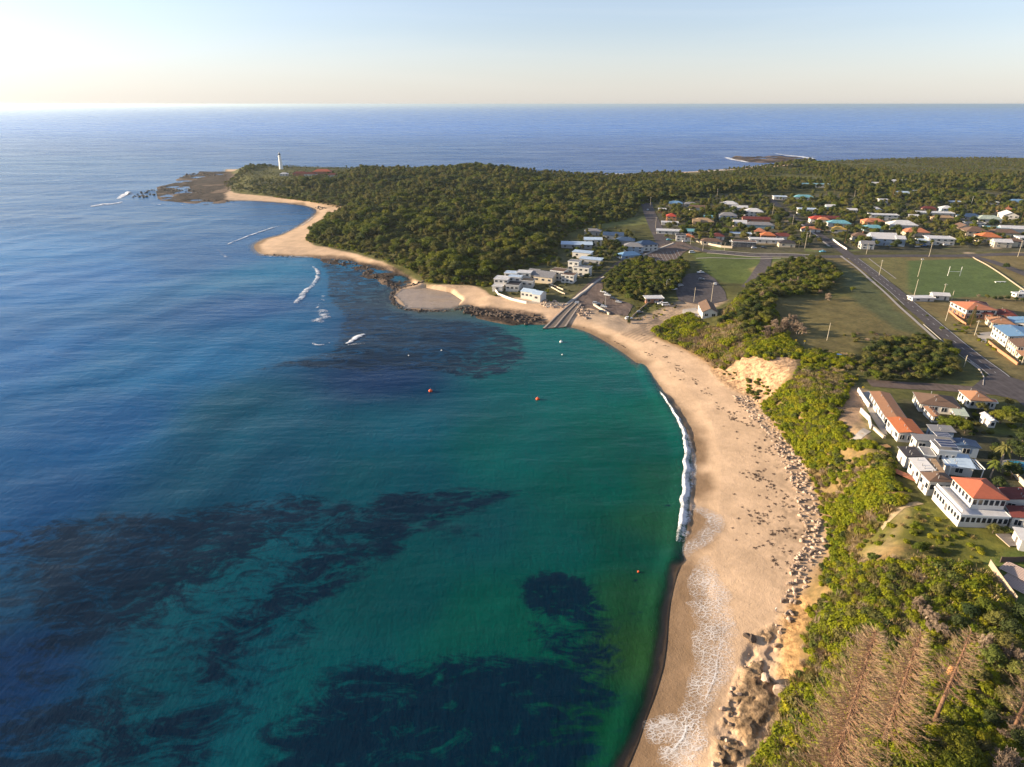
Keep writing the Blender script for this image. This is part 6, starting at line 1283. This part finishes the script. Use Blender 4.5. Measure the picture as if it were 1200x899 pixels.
rk_lab = {'wall': ('pale boulder in the rock wall along the foot of the bluff', 'boulders of the rock wall below the bluff'), 'ramp': ('grey boulder in the rock armour beside the boat ramp', 'boulders beside the boat ramp'), 'pool': ('dark wet rock in the reef and rim of the tidal pool', 'dark reef rocks of the bay'), 'ledge': ('loose brown rock on the ledges at the bottom of the beach', 'loose rocks on the beach ledges')}
rocks.sort(key=lambda q: -q[3]/math.hypot(q[0], q[1]))
for q in rocks[:298]:
    zz = max(hz(q[0], q[1]), -.3); o = link('boulder', SPEC[q[2]][1], None, (q[0], q[1], zz+q[3]*.12)); o.rotation_euler = (random.uniform(-.5,.5), random.uniform(-.5,.5), q[4]); o.scale = (q[3],)*3; tag(o, rk_lab[q[5]][0], 'rock', rk_lab[q[5]][1])
for px, py, s, lb in ((876,747,1.9,'dark boulder alone on the sand, left of a pair'), (881,750,2.2,'larger dark boulder of the pair on the sand'), (897,797,2.2,'round orange brown boulder throwing a long shadow on the ledge'), (914,812,3.2,'big round orange boulder at the foot of the bluff')):
    x, y, z = GP(px, py); o = link('boulder', RK[2] if px > 890 else RD[1], None, (x, y, z+s*.2)); o.scale = (s,)*3; o.rotation_euler = (.2,.1,px); tag(o, lb, 'rock')
rock_rest = [q[:5] for q in rocks[298:]]
# seaweed wrack and driftwood on the sand
WRK = plain('dry_seaweed', (.07, .045, .032), .95, .4, 2)
m = MB(); rnd = random.Random(5)
for k in range(22):
    a = rnd.uniform(0, 6.28); r0 = rnd.uniform(0, .5); L_ = rnd.uniform(.3, .7); b = rnd.uniform(0, 6.28); p = Vector((math.cos(a)*r0*1.6, math.sin(a)*r0, 0)); d = Vector((math.cos(b), math.sin(b), 0)); s_ = Vector((-d.y, d.x, 0))*rnd.uniform(.08, .2); m.quad([p-s_, p+d*L_*.5-s_*.6+Vector((0,0,.14)), p+d*L_, p+d*L_*.5+s_+Vector((0,0,.12)), p+s_])
SPEC['wr'] = (None, m.mesh('seaweed', WRK), 'seaweed')
wr = []
for px, sp_, wd in (([(752,392),(770,402),(790,408),(800,413)], .6, .7), ([(775,416),(795,432),(812,444),(818,450)], .55, 2.6), ([(822,455),(835,465),(845,478),(858,486),(862,496)], .5, 2.6), ([(862,470),(878,476),(885,472)], .6, 1.6), ([(872,515),(885,522),(900,527)], .55, 2.4), ([(880,545),(890,560),(900,562),(905,556)], .45, 5), ([(884,600),(895,610),(912,618),(925,622),(940,630)], .5, 3.4), ([(684,384),(700,391),(720,400),(735,408)], .6, .5), ([(870,480),(890,520),(905,560),(915,600),(925,640)], .9, 9), ([(905,650),(920,665),(930,672)], .7, 6), ([(905,630),(915,650)], .9, 10), ([(870,585),(880,600),(885,630)], 1.6, 8), ([(755,412),(768,418)], .7, 2), ([(788,436),(800,444)], .6, 3)):
    L = GPv(smooth_line(px, 5))
    for a, b in zip(L[:-1], L[1:]):
        for _ in range(int(math.dist(a, b)/sp_*max(1, wd*.28)*1.1+random.random())):
            t_ = random.random(); x = a[0]+(b[0]-a[0])*t_+random.gauss(0, wd/2.6); y = a[1]+(b[1]-a[1])*t_+random.gauss(0, wd/2.6); wr.append((x, y, 'wr', random.uniform(.35, 1.0), random.uniform(0, 6.28)))
x, y, z = GP(884,556); SRC_W = link('seaweed', SPEC['wr'][1], None, (x, y, z+.04)); tag(SRC_W, 'dark heap of dry seaweed in the middle of the wide beach', 'seaweed')
WR_LIST = wr
# ================================================================ PLACE THE TREES
X, Y = scatter(TOWN, 8.5)
FK = np.array(FARKEEP)
for x, y in zip(X, Y):
    if ((FK[:, 0]-x)**2+(FK[:, 1]-y)**2 < FK[:, 2]**2).any(): continue
    if any(seg_dist(np.array([x]), np.array([y]), L, False)[0] < w/2+2 for L, w in roads_keep): continue
    trees.append((x, y, random.choice(['ro1', 'ro2', 'to', 'rd', 'rg', 'ro1', 'fo']), random.choice([random.uniform(.4, .8), random.uniform(.8, 1.5)]), random.uniform(0, 6), 'town'))
trees = [(q[0], q[1], q[2], q[3]*(.62 if q[0] > 40 and q[1] > 960 and q[0] < 520 else .75 if q[1] > 1010 and q[0] < -90 else 1), q[4], q[5]) for q in trees]
FK2 = [(x, y, r*.8) for x, y, r in FARKEEP]
trees = [q for q in trees if q[5] != 'park' or not any(seg_dist(np.array([q[0]]), np.array([q[1]]), L, False)[0] < w/2+1.5 for L, w in roads_keep)]
trees = [q for q in trees if not (-425 < q[0] < -270 and 1035 < q[1] < 1150 and (1082 < q[1] < 1132 and random.random() < .75))]
trees = [q for q in trees if not (q[0] < -250 and any((q[0]-x)**2+(q[1]-y)**2 < (r*.8)**2 for x, y, r in FARKEEP))]
trees = [(q[0], q[1], q[2], q[3]*(.5 if -430 < q[0] < -260 and q[1] > 960 else 1), q[4], q[5]) for q in trees]
trees = [q for q in trees if q[5] in ('forest',) or not any((q[0]-x)**2+(q[1]-y)**2 < r*r for x, y, r in FK2)]
named = []
for px, py, k, s, lb in NAMED:
    x, y, z = GP(px, py); named.append((x, y, k, s, random.uniform(0, 6), lb))
REG = {'forest': ('olive green coastal tree in the dense forest on the headland', 'trees of the headland forest'),
       'backwood': ('tall tree in the belt of woodland behind the town', 'trees behind the town'),
       'copse': ('small olive tree in the triangular copse beside the road junction', 'trees of the copse by the junction'),
       'mound': ('wind cropped tree on the mound between the car parks', 'trees on the mound between the car parks'),
       'hill': ('wind cropped tree in the thicket above the sandy cliff', 'trees in the thicket above the cliff'),
       'town': ('garden tree between the town houses', 'garden trees of the town'),
       'near': ('small tree in the scrub at the bottom right corner', 'trees in the scrub at the bottom right'),
       'shade': ('garden tree beside the clifftop houses', 'garden trees of the clifftop houses'),
       'row': ('low tree near the playing field and the brick house', 'trees near the playing field')}
SPN = {'ro1': 'rounded olive', 'ro2': 'broad olive', 'fo': 'flat topped olive', 'to': 'tall olive', 'rg': 'rounded bright green', 'fg': 'flat topped bright green', 'rd': 'rounded dark green', 'pine': 'dark conical pine', 'pineg': 'olive conical pine', 'bare': 'leafless grey', 'palm': 'palm'}
PLC = {'forest': 'in the dense forest on the headland', 'backwood': 'in the woodland belt behind the town', 'copse': 'in the copse beside the road junction', 'mound': 'on the mound between the car parks', 'hill': 'in the thicket above the sandy cliff',
       'town': 'among the town houses', 'near': 'in the scrub at the bottom right corner', 'shade': 'beside the clifftop houses', 'row': 'near the playing field and brick house', 'park': 'beside the harbour houses'}
NMX = {'pine': 'pine tree', 'pineg': 'pine tree', 'bare': 'tree', 'palm': 'tree'}
def put_tree(x, y, k, s, rz, label, group):
    tk, cr, nm = SPEC[k]; z = hz(x, y)
    r = empty(nm, (x, y, z), rz, label, 'palm' if k == 'palm' else 'tree', group, s)
    if tk: link('trunk', tk, r)
    link('crown', cr, r)
for x, y, k, s, rz, lb in named:
    d = math.hypot(x, y)
    reg = 'near' if y < 150 and x < 130 else 'shade' if y < 245 and x > 95 else 'row' if x > 180 and y < 460 else 'hill' if x > 60 and y < 420 else 'town' if x > 140 else 'park'
    if lb: put_tree(x, y, k, s, rz, lb, None)
    else: put_tree(x, y, k, s, rz, SPN[k]+(' ' if k in ('pine', 'palm', 'pineg') else ' ')+('tree ' if k != 'x' else '')+PLC[reg], SPN[k]+' trees '+PLC[reg])
trees.sort(key=lambda q: -q[3]/math.hypot(q[0], q[1]))
nind = 300-len(named)-3
for q in trees[:nind]:
    put_tree(*q[:5], SPN[q[2]]+' tree '+PLC[q[5]], SPN[q[2]]+' trees '+PLC[q[5]])
rest = trees[nind:]
def instancer(name, pts, label, cat, grp=None, kinds=None):
    """one object: many small plants, as instances of the crowns above"""
    ks = sorted(set(p[2] for p in pts)); me = bpy.data.meshes.new(name); A = np.array([(p[0], p[1]) for p in pts])
    Z = hgrid(A[:, 0], A[:, 1])-.05
    co = np.column_stack([A, Z]); me.vertices.add(len(co)); me.vertices.foreach_set('co', co.reshape(-1).astype(np.float32))
    for nm, arr, ty in (('sp', [ks.index(p[2]) for p in pts], 'INT'), ('scl', [p[3] for p in pts], 'FLOAT'), ('rz', [p[4] for p in pts], 'FLOAT')):
        at = me.attributes.new(nm, ty, 'POINT'); at.data.foreach_set('value', arr)
    o = link(name, me); g = bpy.data.node_groups.new(name, 'GeometryNodeTree')
    g.interface.new_socket('Geometry', in_out='INPUT', socket_type='NodeSocketGeometry'); g.interface.new_socket('Geometry', in_out='OUTPUT', socket_type='NodeSocketGeometry')
    N = g.nodes; Lk = g.links; gi = N.new('NodeGroupInput'); go = N.new('NodeGroupOutput'); jo = N.new('GeometryNodeJoinGeometry')
    def attr(nm, ty):
        a = N.new('GeometryNodeInputNamedAttribute'); a.data_type = ty; a.inputs[0].default_value = nm; return a.outputs[0]
    cx = N.new('ShaderNodeCombineXYZ'); Lk.new(attr('rz', 'FLOAT'), cx.inputs[2])
    er = N.new('FunctionNodeEulerToRotation'); Lk.new(cx.outputs[0], er.inputs[0])
    sc_ = attr('scl', 'FLOAT'); sp_ = attr('sp', 'INT')
    for i, k in enumerate(ks):
        src = SRC[k]; oi = N.new('GeometryNodeObjectInfo'); oi.inputs['Object'].default_value = src; oi.inputs['As Instance'].default_value = True
        cmpn = N.new('FunctionNodeCompare'); cmpn.data_type = 'INT'; cmpn.operation = 'EQUAL'; Lk.new(sp_, cmpn.inputs[2]); cmpn.inputs[3].default_value = i
        io = N.new('GeometryNodeInstanceOnPoints'); Lk.new(gi.outputs[0], io.inputs['Points']); Lk.new(cmpn.outputs[0], io.inputs['Selection']); Lk.new(oi.outputs['Geometry'], io.inputs['Instance'])
        Lk.new(er.outputs[0], io.inputs['Rotation']); Lk.new(sc_, io.inputs['Scale']); Lk.new(io.outputs[0], jo.inputs[0])
    Lk.new(jo.outputs[0], go.inputs[0]); md = o.modifiers.new('plants', 'NODES'); md.node_group = g
    return tag(o, label, cat, grp, 'stuff')
SRC = {}
for o in bpy.data.objects:
    if o.name.startswith('crown'):
        for k, v in SPEC.items():
            if o.data == v[1] and k not in SRC: SRC[k] = o
# a few named shrubs so that every kind of scrub has a first plant to copy
for px, py, k, s, lb in [(1046,505,'bu1',1.2,'bright yellow green shrub at the edge of the lawn below the orange roof'), (965,520,'bu2',1.4,'rounded yellow green shrub on the bluff right of the boulder wall'), (1022,655,'bo',1.2,'olive shrub at the top of the eroded gully'), (1040,735,'bd',1.2,'dark shrub at the foot of the brown pine'),
                         (985,575,'tuft',1.4,'straw coloured clump of tall grass on the bluff'), (1002,622,'twig',1.3,'grey leafless shrub beside the bare gully'), (1020,700,'tuftg',1.5,'spiky leaved clump below the cliff lawn')]:
    x, y, z = GP(px, py); r = empty('shrub', (x, y, z), 0, lb, 'shrub', None, s); SRC[k] = link('foliage', SPEC[k][1], r)
instancer('woodland', rest, 'dense olive green woodland covering the headland and the ground behind the town', 'woodland')
# bluff scrub
BL = GPv([(868,905),(880,880),(895,858),(908,835),(925,800),(940,785),(936,755),(948,735),(948,712),(962,700),(960,670),(966,650),(968,622),(956,580),(941,545),(921,515),(902,492),(888,475),(905,462),(925,448),(938,430),(940,412),(962,412),(1000,415),(1005,445),(992,460),(985,490),(1000,516),(1025,520),(1045,535),(1058,560),(1072,580),(1058,592),(1040,602),(1020,630),(1010,650),(1045,655),(1090,655),(1140,668),(1160,680),(1190,712),(1240,740),(1260,1000),(850,1000)])
TOPC = GPv([(838,430),(850,415),(868,400),(885,394),(905,398),(925,400),(940,408),(944,416),(934,422),(918,418),(900,423),(880,418),(862,424),(846,433)])
N0 = GPv([(757,390),(775,400),(800,410),(828,424),(838,432),(850,414),(868,402),(885,398),(905,402),(925,400),(920,385),(912,372),(905,350),(880,345),(862,352),(850,365),(840,382),(832,384),(820,375),(808,368),(790,374),(772,384)])
AX = GPv([(1035,800),(1100,780),(1150,795),(1150,825),(1090,815)])
plants = []
for P, sp in ((BL, 1.35), (N0, 1.6), (TOPC, 1.5)):
    X, Y = scatter(P, sp)
    e_ = seg_dist(X, Y, P); na = fbm(X, Y, 16, 3, 61); nb = fbm(X, Y, 26, 3, 67); nc = fbm(X, Y, 5, 3, 71); ax = inside(X, Y, AX)
    for x, y, e, a, b, c_, q in zip(X, Y, e_, na, nb, nc, ax):
        if hz(x, y) < 3.0 or (q and random.random() < .7): continue
        low = y < 125
        if c_ < (.34 if P is BL else .22) and not low: continue
        if any((x-hx)**2+(y-hy)**2 < (hr*.95)**2 for hx, hy, hr in FARKEEP): continue
        if low:
            k = random.choice(['bu1','bo','tuft','twig','bu1','bu2','tuftg']) if b > .5 else random.choice(['bo','bu2','bo','twig','tuftg','bu1','tuft','bd'])
            if y < 105 and x < 95 and b < .52: k = random.choice(['bu1','bu2','bu1','bo'])
        elif b > .57: k = random.choice(['tuft', 'tuft', 'bu1', 'twig'])
        elif a > .40: k = random.choice(['bu1', 'bu2', 'bu1', 'bu2', 'bu1', 'bo'])
        else: k = random.choice(['bo', 'bu2', 'bd', 'bu1', 'tuft'])
        s = random.uniform(.7, 1.35)*(1+1.1*max(0, a-.48)*2)*(.7 if e < 2 else 1)*(1.3 if P is N0 else 1.1 if P is TOPC else 1)
        if k in ('twig', 'tuft', 'tuftg'): s *= 1.15
        plants.append((x, y, k, s, random.uniform(0, 6.28)))
# tufts on the cliff face, verge edges, the toe of the forest and the garden edges
for P, n, ks, lo, hi in ((GPv([(600,405),(601,405),(601,406)]), 0, ['bo'], .5, .6), (GPv([(868,446),(885,444),(905,448),(900,462),(885,468),(868,458)]), 26, ['bu1', 'bo'], .5, 1.1), (GPv([(845,434),(862,428),(872,440),(862,446),(850,444)]), 8, ['bo'], .4, .7),
                     (GPv([(985,392),(1030,390),(1055,398),(1040,408),(1000,404)]), 26, ['bo', 'bd', 'twig', 'bo'], .5, 1.1), (GPv([(1010,640),(1060,600),(1100,595),(1150,640),(1150,665),(1060,655)]), 60, ['bu1', 'bu1', 'tuft', 'bo'], .3, .9),
                     (GPv([(745,358),(765,353),(800,358),(780,372),(745,376)]), 40, ['bo', 'bu1', 'tuft'], .4, .9), (GPv([(575,348),(600,325),(640,335),(650,352),(640,355),(600,345)]), 34, ['bo', 'bd', 'bu1'], .4, 1.0), (GPv([(640,335),(690,312),(700,322),(664,352)]), 26, ['bo', 'bd'], .4, .9),
                     (GPv([(1100,480),(1110,470),(1180,478),(1200,485),(1200,560),(1170,560),(1150,520)]), 50, ['bd', 'bo', 'bu1'], .5, 1.2), (GPv([(1110,385),(1128,378),(1150,392),(1180,412),(1200,430),(1180,420),(1150,402)]), 26, ['bo', 'bu1'], .4, .9)):
    bx = [p[0] for p in P]; by = [p[1] for p in P]; c_ = 0; tr_ = 0
    while c_ < n and tr_ < n*40:
        tr_ += 1; x = random.uniform(min(bx), max(bx)); y = random.uniform(min(by), max(by))
        if not inside(np.array([x]), np.array([y]), P)[0] or any((x-hx)**2+(y-hy)**2 < (hr*.9)**2 for hx, hy, hr in FARKEEP): continue
        plants.append((x, y, random.choice(ks), random.uniform(lo, hi), random.uniform(0, 6))); c_ += 1
# undergrowth at the forest's seaward edge
X, Y = scatter(FOREST, 3.0); e_ = seg_dist(X, Y, FOREST); k_ = (e_ < 7) & (Y < 900) & (hgrid(X, Y) > 2.6)
for x, y in zip(X[k_], Y[k_]): plants.append((x, y, random.choice(['bu1', 'bo', 'bo', 'tuft', 'bu2']), random.uniform(.9, 1.9), random.uniform(0, 6)))
instancer('coastal_scrub', plants, 'low yellow green and olive scrub covering the bluff behind the beach', 'scrub')

for i in range(6): SRC['rk%d' % i] = next(o for o in bpy.data.objects if o.type == 'MESH' and o.data == RK[i])
for i in range(4): SRC['rd%d' % i] = next(o for o in bpy.data.objects if o.type == 'MESH' and o.data == RD[i])
SRC['wr'] = SRC_W
instancer('rocks', rock_rest, 'smaller boulders and reef rocks along the shore', 'rocks', 'boulders along the shore')
instancer('seaweed_wrack', [w for w in WR_LIST if fbm(np.array([w[0]]), np.array([w[1]]), 3.2, 2, 91)[0] > .47], 'lines and patches of dark seaweed wrack scattered over the beach', 'seaweed')
# ================================================================ BIG PINES OF THE BOTTOM RIGHT CORNER
NEED = leafmat('rusty_pine_needles', [(.36,.25,.16), (.44,.31,.20)], .15)
def big_pine(px, py, H, Rm, nwh, label, seed, dens=1.0, lean=(0,0), bare=.1, green=False):
    rnd = random.Random(seed); x, y, z = GP(px, py); e = empty('pine_tree', (x, y, z), 0, label, 'tree')
    tk = MB(); ax = lambda t_: Vector((lean[0]*t_, lean[1]*t_, H*t_)); tk.tube([ax(0)-Vector((0,0,1)), ax(.25), ax(.5), ax(.75), ax(1)], [.42, .36, .27, .16, .04], 10); tk.build('trunk', BARKR, e, smooth=True)
    bb = MB(); nd = MB()
    for k in range(nwh):
        t0 = bare+(1-bare)*k/nwh; Rr = Rm*((1-t0)**.62)*(1.0 if t0 > .15 else .8)+.4
        nb = int(rnd.choice([6, 7, 8])*dens+.5)
        for i in range(nb):
            a = i*6.283/nb+k*.55+rnd.uniform(-.25, .25); r_ = Rr*rnd.uniform(.45, 1.15); d = Vector((math.cos(a), math.sin(a), 0)); p0 = ax(t0)
            sag = rnd.uniform(-.16, .22); pts = [p0+d*r_*q+Vector((0, 0, r_*(sag*q+.16*q*q))) for q in (0, .35, .7, 1)]
            bb.tube(pts, [.06, .048, .034, .018], 3, cap=False)
            s_ = Vector((-d.y, d.x, 0))
            for j in range(int(12*r_/Rm)+4):
                q = rnd.uniform(.25, 1); p = p0+d*r_*q+Vector((0, 0, r_*(sag*q+.16*q*q))); L_ = rnd.uniform(.6, 1.7)*(1.1-.5*q); dd = (d*.75+s_*rnd.uniform(-.9, .9)+Vector((0, 0, rnd.uniform(.0, .7)))).normalized(); w = rnd.uniform(.012, .026); u_ = dd.orthogonal().normalized()*w
                nd.quad([p-u_, p+u_, p+dd*L_+u_*.4, p+dd*L_-u_*.4])
                if green and rnd.random() < .5: nd.quad([p-u_*4, p+dd*L_*.5, p+u_*4, p+dd*L_*.9])
    bb.build('branches', BARKR, e); nd.build('needles', NEED if not green else L_OLIVE, e)
big_pine(966, 935, 38, 9.4, 90, 'largest brown Norfolk style pine with thin bare branches at the bottom edge', 1, 1.15)
big_pine(1034, 872, 27, 7.6, 70, 'second brown pine with bare branches just right of the largest one', 2, .9, bare=.12)
big_pine(1093, 850, 23, 6.5, 26, 'slender leaning pine with a red brown trunk and sparse twigs right of the brown pines', 3, .7, lean=(.6,.2), bare=.35)
big_pine(1185, 860, 17, 5.5, 22, 'smallest sparse brown pine beside the twisted pale tree at the right edge', 4, .7, bare=.25)
# fallen log, stump and pale roof in the garden at the bottom
x, y, z = GP(1066,806); m = MB(); m.tube([(-4.5,.9,.35), (0,0,.45), (4,-1.3,.4)], [.42,.36,.25], 8); o = m.build('fallen_log', BARKP, None, (x, y, z)); tag(o, 'fallen pale log lying beside the leaning pine', 'log')
x, y, z = GP(1112,792); m = MB(); m.tube([(0,0,-.4), (0,0,1.4), (.1,0,2.6)], [.75,.6,.5], 9); o = m.build('tree_stump', plain('fresh_cut_wood', (.50,.24,.09), .8, .3, 3), None, (x, y, z)); tag(o, 'orange sawn stump beside the leaning pine trunk', 'tree stump')
# ================================================================ HAZE
hb = MB(); hb.box(-230000, 230000, -400, 230000, -8, 126); t = NT('haze_air'); t.n.remove(t.p)
pv = t.new('ShaderNodeVolumePrincipled'); pv.inputs['Color'].default_value = (.74, .90, 1, 1); pv.inputs['Density'].default_value = 4.6e-5; pv.inputs['Anisotropy'].default_value = .6
t.l.new(pv.outputs[0], t.out.inputs['Volume'])
tag(hb.build('haze', t.m), kind='stuff')
sc.cycles.volume_bounces = 0; sc.cycles.max_bounces = 6; sc.cycles.transparent_max_bounces = 12; sc.cycles.use_denoising = True
sc.cycles.diffuse_bounces = 2; sc.cycles.glossy_bounces = 2; sc.cycles.transmission_bounces = 2; sc.cycles.caustics_reflective = False
